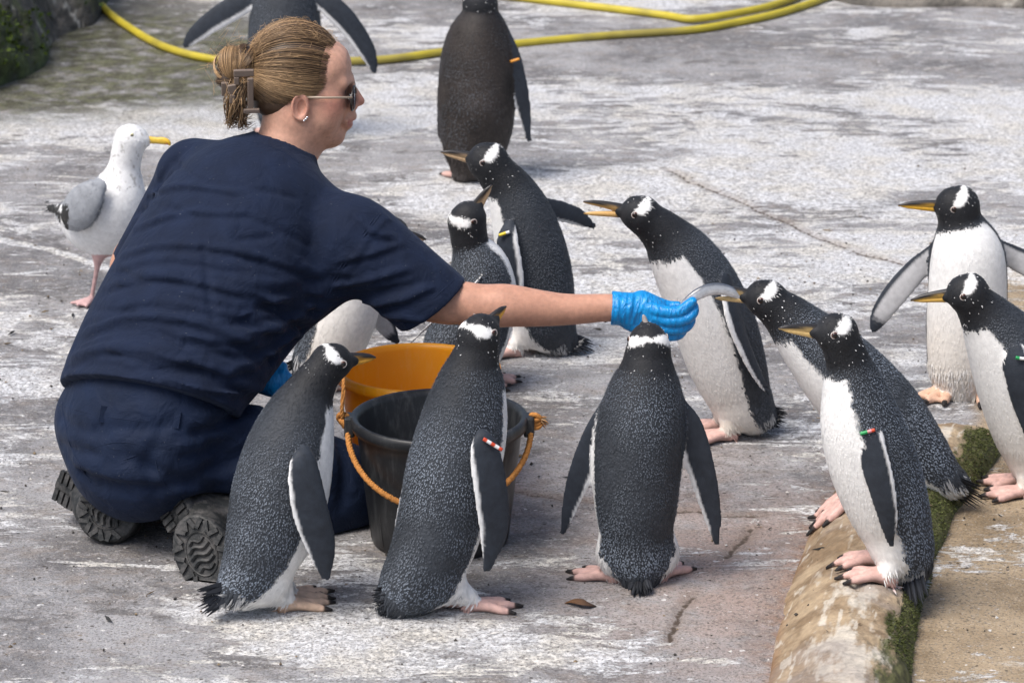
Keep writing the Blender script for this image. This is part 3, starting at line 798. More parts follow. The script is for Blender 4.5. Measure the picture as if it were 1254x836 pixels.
    if False:            # fine scale-like feathers on the flippers
        nq = 1500; vi, p = scatter(fm, nq); n = Nn[vi]; d = np.array([0, 0, -1.0]) + r2.normal(0, 0.25, (nq, 3)); Lk = r2.uniform(0.002, 0.004, nq)
        cc_ = C[vi] * r2.uniform(0.6, 2.6, (nq, 1)); parts_.append(card_mesh(p + n * 0.0012, n, d, Lk, Lk * 0.22, C[vi], cc_, Lk * 0.04))
    # loose fringe where the back ends over the legs
    nq = 1000; wq = ok * (sv_all > 0.84) * (sv_all < 0.985)
    vi, p = scatter(wq, nq); n = Nn[vi]; d = T[vi] + np.array([0, 0, -0.5]) + r2.normal(0, 0.18, (nq, 3)); Lk = r2.uniform(0.016, 0.034, nq) * np.where(phi[vi] > 1.7, 1.25, 0.9)
    und = phi[vi] < 1.9; cc_ = np.where((und & (r2.random(nq) < 0.6))[:, None], 0.68, C[vi] * 0.9); parts_.append(card_mesh(p, n, d, Lk, Lk * 0.07, C[vi], cc_, Lk * 0.10))
    off = 0; FV, FF, FC = [], [], []
    for v_, f_, c_ in parts_: FV.append(v_); FF.append(f_ + off); FC.append(c_); off += len(v_)
    make('feathers', np.vstack(FV), np.vstack(FF), M_FEATHER, root, np.vstack(FC), smooth=False, kind='stuff')
    # ---- tail: stiff feathers in a fan
    if 'tail' in g:
        tb = SPp[-5]; tp = W(g['tail'][0], g['tail'][1], SPp[-1][1] + (g['tail'][2] if len(g['tail']) > 2 else 0))
        floor = float(kerb_h(tp[0], tp[1])) + 0.005; tp[2] = max(tp[2], floor)
        td = unit(tp - tb); sd = unit(np.cross(td, Fv + np.array([0, 0, 0.2])))
        sd = unit(g['tside']) if 'tside' in g else sd
        sd = unit(sd - td * (sd @ td)); nn = np.cross(td, sd); Lt = np.linalg.norm(tp - tb)
        mb = MB(); K = 25
        for i in range(K):
            a = (i / (K - 1) - 0.5) * 2; ang_ = a * g.get('tfan', 0.24)
            dv = unit(td * math.cos(ang_) + sd * math.sin(ang_) + nn * r2.normal(0, 0.03))
            b0 = tb + sd * a * SR[-1] * 0.55 + nn * r2.normal(0, 0.004); ln = Lt * (1 - 0.16 * a * a) * r2.uniform(0.78, 1.05)
            wv = unit(np.cross(dv, nn)); e = b0 + dv * ln; md = b0 + dv * ln * 0.62
            for q in (b0, e, md): q[2] = max(q[2], 0.003)
            mb.add([b0 - wv * 0.005, b0 + wv * 0.005, md + wv * 0.0038, e + wv * 0.0006, e - wv * 0.0006, md - wv * 0.0038, b0 + nn * 0.004, md + nn * 0.003],
                   [(0, 5, 7, 6), (6, 7, 2, 1), (5, 4, 3, 7), (7, 3, 2), (0, 1, 2, 5), (5, 2, 3, 4)], np.array([0.024, 0.026, 0.031]) * r2.uniform(0.6, 1.8))
        mb.build('tail', M_FEATHER, root, smooth=False)
    # ---- beak
    if g.get('head', True):
        mb = MB(); gp = g.get('gape', 0.0); nb = 14; t = np.linspace(0, 1, nb)
        u0 = 0.033
        oc = np.array(g.get('beakc', (0.66, 0.33, 0.045))); dk = np.array(g.get('beakd', (0.020, 0.018, 0.018)))
        up = np.array([HX(u0 + (L - u0) * a, 0, 0.0045 - 0.001 * a - 0.0065 * a ** 3 + gp * g.get('gup', 0.25) * a) for a in t])
        ru = np.interp(t, [0, 0.35, 0.8, 1], [0.0108, 0.0085, 0.0055, 0.0018])
        n0 = mb.n; mb.tube(up, ru, dk, 10, nrm=ev, fl=0.72)
        cu = mb.C[-1].copy(); VV = mb.V[-1]
        relw = (VV - np.repeat(up, 10, axis=0)) @ ew / np.repeat(ru, 10)
        tt = np.repeat(t, 10)
        side = sstep(0.10, -0.25, relw + 0.6 * (tt - 0.45)) * sstep(0.10, 0.28, tt)
        mb.C[-1] = mixc(dk * (1 + 0.8 * (tt[:, None] > 0.8)), oc, side * 0.9)
        lo = np.array([HX(u0 + (L * 0.95 - u0) * a, 0, -0.0058 + 0.0015 * a - gp * a) for a in t])
        mb.tube(lo, np.interp(t, [0, 0.3, 0.8, 1], [0.0085, 0.0066, 0.0042, 0.0014]), mixc(dk, oc, sstep(0.10, 0.26, t) * sstep(1.05, 0.88, t)), 10, nrm=ev, fl=0.75)
        if gp > 0.004:
            mb.tube([HX(u0, 0, -0.002), HX(u0 + 0.02, 0, -0.004 - gp * 0.4), HX(u0 + 0.036, 0, -0.003 - gp * 0.62)], [0.006, 0.0035, 0.001], (0.45, 0.16, 0.12), 6, nrm=ew, fl=0.5)
        mb.build('beak', M_HORN, root)
        # eyes, set on the surface
        for s in (1, -1):
            lo_, hi_ = 0.012, 0.045
            for _ in range(18):
                md = (lo_ + hi_) / 2
                if fd.sample(HX(0.0135, s * md, 0.0055)[None])[0] < 0: lo_ = md
                else: hi_ = md
            ec = HX(0.0135, s * (lo_ - 0.0030), 0.0055)
            mb = MB(); mb.sphere(ec, 0.0066, (0.030, 0.013, 0.009), np.array([eu, ev, ew]), 12, 8)
            rad = np.linalg.norm(mb.V[0] - ec, axis=1); out = (mb.V[0] - ec) @ (s * ev)
            mb.C[0] = np.where((out > 0.0048)[:, None], (0.006, 0.005, 0.005), (0.085, 0.028, 0.015))
            ringc = [ec + s * ev * 0.0028 + 0.0066 * (math.cos(a) * eu + math.sin(a) * ew) for a in np.linspace(0, 2 * math.pi, 15)]
            mb.tube(ringc, 0.0010, (0.62, 0.56, 0.52), 5, cap=False)
            mb.build('eye', M_EYE, root)
    # ---- coloured wing band
    if 'band' in g:
        b0, b1, cols = g['band']
        fi_ = g.get('bandf', 0); dYb = g.get('bandY', 0)
        a = fd.hit(*b0); b = fd.hit(*b1)
        if a is None: a = W(*b0, Yf + dYb)
        if b is None: b = W(*b1, Yf + dYb)
        b = W(b1[0], b1[1], a[1] + np.clip(b[1] - a[1], -0.03, 0.03)) 
        a = a + np.array([0, -0.006, 0.002]); b = b + np.array([0, -0.006, 0.002]); b[1] = min(a[1], b[1]); a[1] = b[1]
        mb = MB(); k = len(cols); tt = np.linspace(0, 1, k * 4)
        mb.tube(a + (b - a) * tt[:, None], 0.0034, np.array([cols[min(int(x * k * 0.999), k - 1)] for x in tt]), 8)
        mb.build('flipper_band', M_HORN, root)
    return root
RED = (0.55, 0.06, 0.02); WHB = (0.75, 0.75, 0.75); GRN = (0.02, 0.30, 0.09); PNK = (0.65, 0.25, 0.28); YEL = (0.75, 0.55, 0.02); ORB = (0.70, 0.28, 0.02)
FLOCK = []
A_ = dict(seed=1, az=28, label='grey-backed penguin in profile beside the keeper boots, beak over the buckets', nf=12000, fleck=0.95, throat=0.27, phi=[60, 68, 80, 74, 70, 95],
    spine=[(405, 445, 22), (390, 462, 25), (376, 487, 32), (364, 520, 45), (353, 560, 55), (343, 605, 59), (332, 648, 54), (316, 686, 42), (294, 714, 25), (274, 727, 13)],
    beak=(460, 436), bs=1, feet=[((348, 748), 20), ((352, 738), 32)], tail=(241, 741, -0.05), dirty=0.1, footc=np.array([0.57, 0.40, 0.29]), hip=0.84,
    flippers=[dict(pts=[(372, 552, 10, -0.075), (372, 578, 20, -0.098), (380, 625, 23, -0.10), (393, 668, 19, -0.09), (399, 705, 7, -0.08)], n=(0.25, -1, 0.1), trail=1, edge=0.78)])
B_ = dict(seed=2, az=48, label='penguin stretching its beak skyward in front of the black bucket, orange and white flipper band', nf=13000, fleck=1.15, throat=0.30, phi=[60, 72, 80, 76, 72, 90],
    spine=[(587, 412, 24), (584, 430, 27), (579, 452, 33), (575, 480, 44), (567, 525, 54), (555, 576, 57), (543, 626, 54), (530, 670, 50), (512, 702, 42), (492, 722, 26), (478, 731, 14)],
    beak=(619, 374), bs=1, blen=0.082, feet=[((575, 748), 8), ((528, 744), 20)], tail=(459, 741, -0.03), tfan=0.42, dirty=0.05, hip=0.86, lean=0.25,
    flippers=[dict(pts=[(590, 532, 9, -0.085), (594, 556, 20, -0.10), (602, 606, 22, -0.10), (605, 650, 19, -0.09), (597, 695, 7, -0.085)], n=(0.35, -1, 0.1), trail=1, edge=0.74),
              dict(pts=[(530, 530, 9, 0.10), (514, 575, 16, 0.12), (500, 620, 14, 0.12), (484, 660, 5, 0.11)], n=(-0.4, -1, 0.1), trail=1)],
    band=((592, 537), (615, 544), [RED, WHB, RED, WHB, RED]))
C_ = dict(seed=3, az=92, label='penguin seen squarely from behind, both flippers hanging open, under the gloved hand', nf=13000, fleck=0.85, throat=0.30, phi=[60, 80, 104, 106, 98, 70], lean=0, hipb=0.9, legw=1.05, legdark=(0.62, 0.85),
    spine=[(794, 424, 25, 0.01), (793, 440, 29, 0.005), (792, 462, 36), (789, 488, 47), (785, 520, 54), (781, 562, 55), (779, 606, 52), (779, 640, 46), (781, 670, 37, -0.005), (783, 697, 24, -0.02), (784, 716, 12, -0.035)],
    beak=(788, 385), bs=1, blen=0.074, beakd=(0.25, 0.22, 0.2), beakc=(0.6, 0.55, 0.5), feet=[((752, 712), 155), ((809, 711), 62)], tail=(785, 735, -0.06), tside=(1, 0, 0), tfan=0.22, dirty=0.05, hip=0.82,
    flippers=[dict(pts=[(754, 492, 11, 0.0), (738, 520, 18, 0.0), (718, 562, 17, 0.0), (702, 606, 13, 0), (689, 651, 5, 0)], trail=-1, edge=0.62, n=(0, -1, 0.1)),
              dict(pts=[(826, 492, 11, 0.0), (842, 522, 19, 0.0), (858, 572, 18, 0.0), (871, 624, 13, 0.0), (878, 664, 5, 0)], trail=1, edge=0.62, n=(0, -1, 0.1))])
D_ = dict(seed=4, az=208, label='penguin leaning forward with its beak gaping wide open, white belly, behind the fed fish', nf=12000, fleck=0.35, throat=0.30, phi=[60, 72, 80, 76, 45, 10],
    spine=[(784, 263, 21), (799, 274, 24), (818, 292, 30), (838, 320, 41), (858, 356, 48), (876, 400, 50), (890, 443, 47), (904, 480, 39), (920, 500, 26), (934, 507, 15)],
    beak=(714, 248), bs=-1, gape=0.018, blen=0.1, beakc=(0.66, 0.40, 0.14), feet=[((893, 538), 190), ((885, 527), 178)], tail=(962, 515, 0.0), dirty=0.7, lean=0.25, hip=0.86,
    flippers=[dict(pts=[(889, 345, 9, -0.07), (896, 385, 14, -0.09), (911, 425, 13, -0.09), (927, 458, 10, -0.08), (941, 482, 4, -0.07)], n=(0.9, -0.7, 0.1), trail=1, edge=0.5)])
E_ = dict(seed=5, az=25, label='penguin behind the bare arm looking up, beak raised, white speckled nape', nf=9000, fleck=0.8, throat=0.30, phi=[62, 58, 52, 56, 60, 60],
    spine=[(573, 271, 22), (574, 288, 23), (578, 306, 24), (588, 330, 36), (588, 362, 45), (577, 400, 49), (562, 436, 46), (546, 462, 30)],
    beak=(601, 226), bs=1, blen=0.085, feet=[((575, 480), 20), ((590, 472), 30)], lean=0.15, tail=(505, 470, 0.02), hip=0.85, beakc=(0.62, 0.42, 0.24),
    flippers=[dict(pts=[(590, 340, 5, -0.06), (562, 366, 7, -0.11), (530, 394, 6, -0.13), (503, 420, 3, -0.12)], n=(0.5, -0.5, -0.8), trail=1, edge=0.1)])
F_ = dict(seed=6, az=172, label='dark penguin with one flipper stretched out behind it, yellow flipper tag', nf=9000, fleck=0.35, throat=0.26, phi=[62, 64, 66, 66, 66, 66], lean=0,
    spine=[(598, 199, 23), (610, 214, 25), (624, 232, 29), (638, 262, 37), (650, 305, 43), (658, 345, 44), (664, 380, 39), (678, 404, 25), (692, 414, 13)],
    beak=(540, 185), bs=-1, feet=[((632, 436), 190), ((652, 428), 172)], tail=(727, 435, 0.0), hip=0.86, beakc=(0.55, 0.38, 0.22),
    flippers=[dict(pts=[(650, 248, 8, 0.02), (678, 256, 13, 0.05), (706, 265, 12, 0.08), (727, 277, 5, 0.1)], n=(0.0, -1, 0.35), trail=1, edge=0.7),
              dict(pts=[(624, 276, 8, -0.07), (622, 300, 15, -0.09), (628, 345, 15, -0.09), (634, 385, 6, -0.08)], n=(-0.3, -1, 0.1), trail=-1, edge=0.6)],
    band=((611, 287), (624, 284), [YEL, YEL, WHB]))
G_ = dict(seed=7, az=84, label='brown-black moulting penguin seen from behind near the hose, orange flipper tag', nf=8000, fleck=0.22, mottle=0.7, back=(0.040, 0.033, 0.030), throat=0.3, phi=[60, 60, 60, 56, 54, 55], lean=0,
    spine=[(588, 6, 21), (588, 21, 18.5), (588, 34, 30), (586, 60, 42), (585, 95, 46), (584, 130, 47), (582, 165, 42), (577, 196, 25)],
    beak=(586, -12), bs=1, feet=[((566, 222), 110), ((606, 220), 70)], tail=(570, 222, -0.03), tside=(1, 0, 0), hip=0.85,
    flippers=[dict(pts=[(614, 38, 9, -0.02), (626, 68, 12, -0.03), (637, 110, 11, -0.03), (644, 145, 8, -0.02), (648, 172, 4, -0.02)], n=(0.3, -1, 0.1), trail=1, edge=0.8),
              dict(pts=[(557, 38, 8, 0.0), (546, 70, 9, 0), (541, 115, 8, 0), (538, 165, 4, 0)], n=(-0.8, -0.6, 0.1), trail=-1, edge=0.8)],
    band=((625, 76), (636, 71), [ORB, ORB]))
H_ = dict(seed=8, az=318, label='penguin mostly hidden behind the keeper, dark beak showing past her sleeve', nf=4000, fleck=0.6, throat=0.26, dirty=1.0,
    spine=[(476, 287, 21), (462, 300, 24), (446, 322, 30), (430, 352, 40), (416, 390, 44), (402, 425, 40), (386, 450, 26)],
    beak=(522, 292), bs=-1, blen=0.075, beakc=(0.5, 0.36, 0.26), feet=[((412, 478), 0), ((432, 470), 8)], lean=0.0, tail=(352, 468, 0.0), hip=0.86,
    flippers=[dict(pts=[(448, 350, 8, 0.08), (460, 378, 13, 0.10), (474, 402, 12, 0.1), (486, 418, 5, 0.1)], n=(0, -1, 0.1), under=True, trail=1)])
I_ = dict(seed=9, az=186, label='penguin on the kerb with a silver fish in its beak, back arched and tail out', nf=13000, fleck=1.2, throat=0.30, phi=[60, 62, 70, 74, 70, 80],
    spine=[(938, 367, 22), (952, 378, 25), (970, 394, 31), (1000, 426, 42), (1038, 466, 52), (1078, 511, 54), (1114, 552, 45), (1143, 578, 31), (1160, 588, 22)],
    beak=(874, 356), bs=-1, gape=0.010, gup=0.9, blen=0.1, beakc=(0.62, 0.44, 0.20), feet=[((1048, 616), 196), ((1052, 602), 178)], Y=6.88, tail=(1207, 614, -0.02), tfan=0.26, hip=0.72, lean=0.0,
    dirty=0.15)
J_ = dict(seed=10, az=198, label='penguin standing upright on the kerb, green and red flipper band, yellow beak', nf=13000, fleck=1.0, throat=0.29, phi=[58, 62, 74, 74, 52, 20],
    spine=[(1025, 409, 23), (1032, 425, 25), (1040, 448, 28), (1046, 480, 39), (1055, 523, 50), (1069, 567, 54), (1084, 610, 51), (1100, 652, 41), (1110, 680, 28), (1117, 697, 17)],
    beak=(954, 400), bs=-1, blen=0.105, beakc=(0.72, 0.50, 0.20), feet=[((1089, 716), 170), ((1078, 692), 172)], tail=(1126, 742, -0.08), tside=(0.75, -0.6, 0), tfan=0.12, dirty=0.15, hip=0.86,
    flippers=[dict(pts=[(1064, 524, 9, -0.07), (1070, 548, 15, -0.09), (1079, 590, 17, -0.095), (1087, 632, 13, -0.09), (1091, 666, 5, -0.08)], n=(-0.15, -1, 0.1), trail=-1, edge=0.72)],
    band=((1053, 531), (1071, 526), [GRN, GRN, PNK, RED]))
K_ = dict(seed=11, az=262, label='penguin facing out from the kerb end, white belly, one flipper held out, orange feet', nf=10000, fleck=0.5, throat=0.27, phi=[70, 78, 84, 84, 82, 80], lean=0,
    spine=[(1173, 254, 25), (1176, 272, 27), (1180, 290, 34), (1185, 315, 45), (1185, 352, 48), (1183, 392, 48), (1180, 432, 44), (1176, 464, 33)],
    beak=(1100, 250), bs=-1, blen=0.112, beakc=(0.72, 0.40, 0.04), feet=[((1163, 482), 232, 1.15), ((1202, 484), 285, 1.15)], dirty=0.75, footc=np.array([0.60, 0.38, 0.27]), hip=0.84,
    flippers=[dict(pts=[(1144, 306, 9, 0.02), (1122, 330, 15, 0.03), (1098, 358, 16, 0.03), (1079, 384, 13, 0.03), (1071, 403, 6, 0.03)], n=(0, -1, 0.2), under=True, trail=-1),
              dict(pts=[(1224, 302, 9, 0.02), (1244, 316, 15, 0.03), (1270, 330, 15, 0.03), (1296, 350, 6, 0.03)], n=(0, -1, 0.2), under=True, trail=1)])
L_ = dict(seed=12, az=200, label='penguin leaning in on the sandy side of the kerb, green and white flipper tag', nf=10000, fleck=0.5, throat=0.29, phi=[62, 66, 78, 84, 80, 70],
    spine=[(1186, 360, 23), (1196, 374, 26), (1210, 392, 33), (1230, 424, 46), (1251, 470, 55), (1270, 520, 56), (1285, 558, 47), (1296, 588, 30)],
    beak=(1115, 366), bs=-1, blen=0.108, beakc=(0.72, 0.44, 0.10), feet=[((1258, 608), 186), ((1254, 594), 180)], tail=(1330, 620, 0.0), dirty=0.6, hip=0.84,
    flippers=[dict(pts=[(1238, 420, 10, -0.07), (1248, 450, 18, -0.10), (1262, 500, 19, -0.10), (1274, 545, 14, -0.1), (1282, 580, 5, -0.09)], n=(-0.2, -1, 0.1), trail=-1)],
    band=((1243, 437), (1258, 440), [GRN, WHB, GRN]))
M_ = dict(seed=13, az=88, label='penguin behind the keeper head with both flippers spread wide', nf=6000, fleck=0.5, throat=0.3, lean=0,
    spine=[(350, -40, 20), (350, -26, 22), (350, -10, 34), (349, 15, 42), (349, 50, 45), (349, 90, 44), (349, 125, 36), (349, 148, 24)],
    beak=(349, -62), bs=1, feet=[((335, 168), 110), ((366, 167), 70)], tail=(349, 172, -0.03), tside=(1, 0, 0), hip=0.84,
    flippers=[dict(pts=[(316, -6, 9, -0.02), (290, 8, 15, -0.03), (262, 25, 14, -0.03), (240, 42, 11, -0.03), (227, 55, 5, -0.03)], n=(0, -1, 0.2), trail=-1, edge=0.55),
              dict(pts=[(386, -6, 9, -0.02), (410, 12, 15, -0.03), (432, 36, 14, -0.03), (450, 64, 11, -0.03), (459, 86, 5, -0.03)], n=(0, -1, 0.2), trail=1, edge=0.62)])
FLOCK = [A_, B_, C_, D_, E_, F_, G_, H_, I_, J_, K_, L_, M_]
for s_ in FLOCK:
    penguin(s_, 0.0045 if s_['seed'] in (7, 8, 13, 5, 6) else 0.004)
# ------------------------------------------------------------------ keeper
fdir = unit((0.67, 0.74, 0)); rdir = unit((0.74, -0.67, 0))
keeper = thing('person', G(200, 640), 'kneeling keeper in navy t-shirt and trousers reaching a gloved hand to feed penguins', 'person')
def PR(q):
    """(px, py, Y, radius in metres) -> point"""
    return W(q[0], q[1], q[2])
def chainpx(f, pts, k=0.02, n=26, nrm=None, fl=1.0, op='add'):
    S = spline(np.array([[*PR(q), q[3]] for q in pts]), n); f.chain(S[:, :3], np.maximum(S[:, 3], 0.002), k, nrm, fl, op)
def fbox(pts, pad):
    P = np.array([PR(q) for q in pts]); return P.min(0) - pad, P.max(0) + pad

# ---- head
HO = W(365, 105, 7.03); hm = MPP(HO)
hu = az_vec(5); hw_ = unit(np.array([0, 0, 1.0]) + 0.06 * hu); hu = unit(hu - hw_ * (hu @ hw_)); hv_ = np.cross(hw_, hu)   # forward, up, left
HP = lambda u, v, w: HO + hu * u + hv_ * v + hw_ * w
HA = np.array([hu, hv_, hw_])
def uw(px, py):   # profile pixel -> (forward, up) on the head's middle plane
    return (px - 365) * hm / 0.97, (105 - py) * hm * 1.02
hf = Field(HP(0, 0, 0) - 0.19, HP(0, 0, 0) + 0.17, 0.0026)
SKC, SKR = (-0.008, 0, 0.030), (0.088, 0.073, 0.086)
hf.ellipsoid(HP(*SKC), HA, SKR, 0.01)
hf.ellipsoid(HP(0.034, 0, -0.018), HA, (0.063, 0.060, 0.082), 0.03)
hf.ellipsoid(HP(0.060, 0, 0.045), HA, (0.041, 0.056, 0.042), 0.03)       # forehead
for s in (1, -1):
    hf.chain([HP(-0.004, s * 0.050, -0.052), HP(0.028, s * 0.040, -0.084), HP(0.066, s * 0.012, -0.096)], [0.018, 0.016, 0.016], 0.03)   # jaw
    hf.chain([HP(0.060, s * 0.040, -0.026)], [0.027], 0.03); hf.chain([HP(0.050, s * 0.040, -0.058)], [0.022], 0.03)                                  # cheek
    hf.chain([HP(0.099, s * 0.014, 0.016), HP(0.085, s * 0.044, 0.018)], [0.009, 0.009], 0.016)       # brow
    hf.chain([HP(0.109, s * 0.033, -0.002)], [0.014], 0.014, op='sub')                          # eye socket
    hf.chain([HP(0.109, s * 0.0105, -0.033)], [0.0075], 0.008)                                  # nostril wing
    hf.chain([HP(0.096, s * 0.022, -0.060), HP(0.105, s * 0.010, -0.0555), HP(0.1075, 0, -0.0575)], [0.004, 0.006, 0.0058], 0.006)   # upper lip
    hf.chain([HP(0.094, s * 0.020, -0.066), HP(0.100, s * 0.009, -0.0735), HP(0.1015, 0, -0.0740)], [0.004, 0.0058, 0.0062], 0.006)  # lower lip
hf.chain([HP(0.092, 0, -0.050)], [0.017], 0.02)
hf.chain([HP(0.094, 0, 0.014), HP(0.110, 0, -0.008), HP(0.1215, 0, -0.0255)], [0.008, 0.0085, 0.0092], 0.010)      # nose
hf.chain([HP(0.104, 0, -0.0355), HP(0.100, 0, -0.047)], [0.005, 0.005], 0.008)
hf.chain([HP(0.0735, 0, -0.093)], [0.0195], 0.02)                                             # chin
hf.chain([HP(0.106, -0.020, -0.0665), HP(0.112, 0, -0.0665), HP(0.106, 0.020, -0.0665)], [0.0022, 0.0028, 0.0022], 0.002, op='sub')   # parted lips
# neck, down into the collar
nk = [(356, 128, 7.02, 0.052), (353, 160, 7.01, 0.054), (346, 190, 7.0, 0.060), (338, 215, 7.0, 0.07)]
chainpx(hf, nk, 0.028)
hf.chain([HP(0.030, 0, -0.080), W(368, 182, 7.02)], [0.034, 0.036], 0.025)
# ears
for s in (1, -1):
    ec = HP(0.004, s * 0.0720, -0.024)
    ea = np.array([unit(hu + s * 0.3 * hv_), unit(hv_ * s - 0.3 * s * s * hu), hw_])
    hf.ellipsoid(ec, ea, (0.0175, 0.0085, 0.027), 0.006)
    hf.ellipsoid(ec + ea[1] * 0.0075 + hu * 0.003 - hw_ * 0.001, ea, (0.0085, 0.0085, 0.016), 0.003, op='sub')
    rim = [ec + ea[1] * 0.0058 + 0.0150 * math.cos(a) * hu * (-1) + 0.0245 * math.sin(a) * hw_ for a in np.linspace(-1.9, 2.5, 16)]
    hf.chain(rim, 0.0032, 0.002)
    hf.chain([ec - hw_ * 0.023 + hu * 0.006 + ea[1] * 0.003], 0.0065, 0.005)
hf.cut(W(338, 212, 7.0), unit(W(338, 215, 7.0) - W(356, 128, 7.02)))
HV, HF = hf.mesh(); HV = smooth_mesh(HV, HF, 2, 0.4)
q = HV - HO; qu, qv, qw = q @ hu, q @ hv_, q @ hw_
SKIN = np.array([0.54, 0.305, 0.22])
nzh = fbm(HV * 60, 3); nzf = fbm(HV * 260, 2)
hc_ = SKIN * (1 + 0.07 * nzh + 0.05 * nzf)[:, None]
red = np.exp(-(((qu - 0.075) / 0.03) ** 2 + ((qw + 0.022) / 0.024) ** 2)) * 0.55 + np.exp(-(((qu - 0.125) / 0.014) ** 2 + ((qw + 0.026) / 0.014) ** 2)) * 0.55 + 0.4 * np.exp(-(((np.abs(qv) - 0.078) / 0.008) ** 2 + ((qw + 0.02) / 0.03) ** 2))
hc_ = mixc(hc_, np.array([0.50, 0.195, 0.145]), np.clip(red, 0, 1))
lip = np.exp(-((qw + 0.0665) / 0.0095) ** 4) * (qu > 0.098) * (np.abs(qv) < 0.026)
hc_ = mixc(hc_, np.array([0.40, 0.135, 0.115]), np.clip(lip, 0, 1) * 0.8)
fk = fbm(HV * 190 + 50, 1) > 0.62
hc_ = np.where((fk & (qu > 0.03))[:, None], hc_ * 0.86, hc_)
mole = np.linalg.norm(HV - HP(0.048, -0.0575, -0.028), axis=1) < 0.0028
hc_ = np.where(mole[:, None], np.array([0.14, 0.06, 0.04]), hc_)

# ---- arms, trunk and legs under the clothes: one skin with the head
arm_r = [(438, 296, 6.87, 0.052), (480, 335, 6.855, 0.048), (530, 366, 6.845, 0.045), (570, 371, 6.84, 0.0415), (592, 375, 6.84, 0.0425), (622, 374, 6.84, 0.0415), (655, 377, 6.845, 0.0365), (695, 379, 6.85, 0.0305), (735, 377, 6.855, 0.0275), (752, 377, 6.855, 0.0270), (772, 378, 6.855, 0.027)]
arm_l = [(232, 215, 7.14, 0.05), (188, 285, 7.18, 0.045), (160, 336, 7.19, 0.040), (230, 400, 7.10, 0.036), (300, 445, 7.0, 0.030), (320, 455, 6.97, 0.026)]
lo, hi = fbox(arm_r + arm_l + [(338, 215, 7.0), (188, 500, 6.7), (130, 640, 6.75), (250, 700, 6.55), (440, 620, 6.85), (340, 600, 7.1)], 0.16)
bf = Field(lo, hi, 0.0055)
chainpx(bf, arm_r, 0.02); chainpx(bf, arm_l, 0.02)
chainpx(bf, [(345, 200, 7.0, 0.06), (322, 245, 6.97, 0.12), (280, 310, 6.91, 0.135), (240, 380, 6.84, 0.13), (205, 450, 6.76, 0.135), (185, 520, 6.70, 0.13)], 0.03, nrm=fdir, fl=0.7)
chainpx(bf, [(240, 212, 7.12, 0.05), (330, 222, 7.0, 0.06), (438, 296, 6.87, 0.055)], 0.03)
for leg in ([(206, 534, 6.70, 0.07), (330, 562, 6.735, 0.065), (416, 590, 6.82, 0.055)], [(424, 614, 6.82, 0.045), (350, 638, 6.73, 0.044), (290, 640, 6.65, 0.036)],
            [(140, 520, 6.83, 0.07), (250, 540, 6.95, 0.065), (335, 558, 7.07, 0.055)], [(335, 585, 7.07, 0.045), (240, 600, 6.93, 0.044), (160, 596, 6.84, 0.036)]):
    chainpx(bf, leg, 0.03)
BV, BF = bf.mesh(); BV = smooth_mesh(BV, BF, 2, 0.5)
bn = fbm(BV * 50, 3); bc = SKIN * np.array([0.92, 0.86, 0.82]) * (1 + 0.16 * bn + 0.05 * fbm(BV * 220, 2))[:, None]
bc = mixc(bc, np.array([0.36, 0.17, 0.115]), 0.35 * sstep(0.1, 0.5, fbm(BV * 14 + 4, 2)))
M_SKIN = attr_mat('skin', 0.48, 0.35, bump=0.3, bscale=500, sss=0.10, var=0.10, vscale=120)
make('body', np.vstack([BV, HV]), np.vstack([BF, HF + len(BV)]), M_SKIN, keeper, np.vstack([bc, hc_]))
# eyes
for s in (1, -1):
    mb = MB(); c = HP(0.0790, s * 0.032, -0.001); mb.sphere(c, 0.0125, (0.72, 0.70, 0.68), HA, 14, 10)
    o = (mb.V[0] - c) @ hu; mb.C[0] = np.where((o > 0.0118)[:, None], (0.008, 0.008, 0.008), np.where((o > 0.0105)[:, None], (0.08, 0.12, 0.16), mb.C[0]))
    mb.build('eye', M_EYE, keeper)

# ---- t-shirt
lo, hi = fbox([(60, 520, 6.7), (240, 150, 7.1), (560, 400, 6.85), (150, 330, 7.2)], 0.22)
sf = Field(lo, hi, 0.0040)
torso = [(180, 492, 6.715, 0.198), (203, 440, 6.765, 0.198), (238, 378, 6.83, 0.202), (278, 312, 6.90, 0.200), (308, 268, 6.95, 0.165), (328, 240, 6.98, 0.10)]
chainpx(sf, torso, 0.03, 40, nrm=unit(fdir + [0, 0, -0.25]), fl=0.70)
chainpx(sf, [(238, 210, 7.12, 0.066), (282, 216, 7.06, 0.066), (335, 234, 7.0, 0.066), (395, 272, 6.92, 0.070), (440, 298, 6.87, 0.070)], 0.05, 30)
chainpx(sf, [(228, 220, 7.13, 0.060), (196, 278, 7.16, 0.058), (168, 322, 7.18, 0.052)], 0.025)
chainpx(sf, [(432, 292, 6.87, 0.076), (470, 322, 6.86, 0.080), (508, 354, 6.85, 0.079), (548, 388, 6.845, 0.078)], 0.04)
chainpx(sf, [(400, 320, 6.88, 0.06), (385, 345, 6.86, 0.065), (345, 385, 6.83, 0.055), (290, 440, 6.76, 0.06)], 0.05)
chainpx(sf, [(348, 186, 7.005, 0.062), (338, 215, 7.0, 0.075)], 0.03)
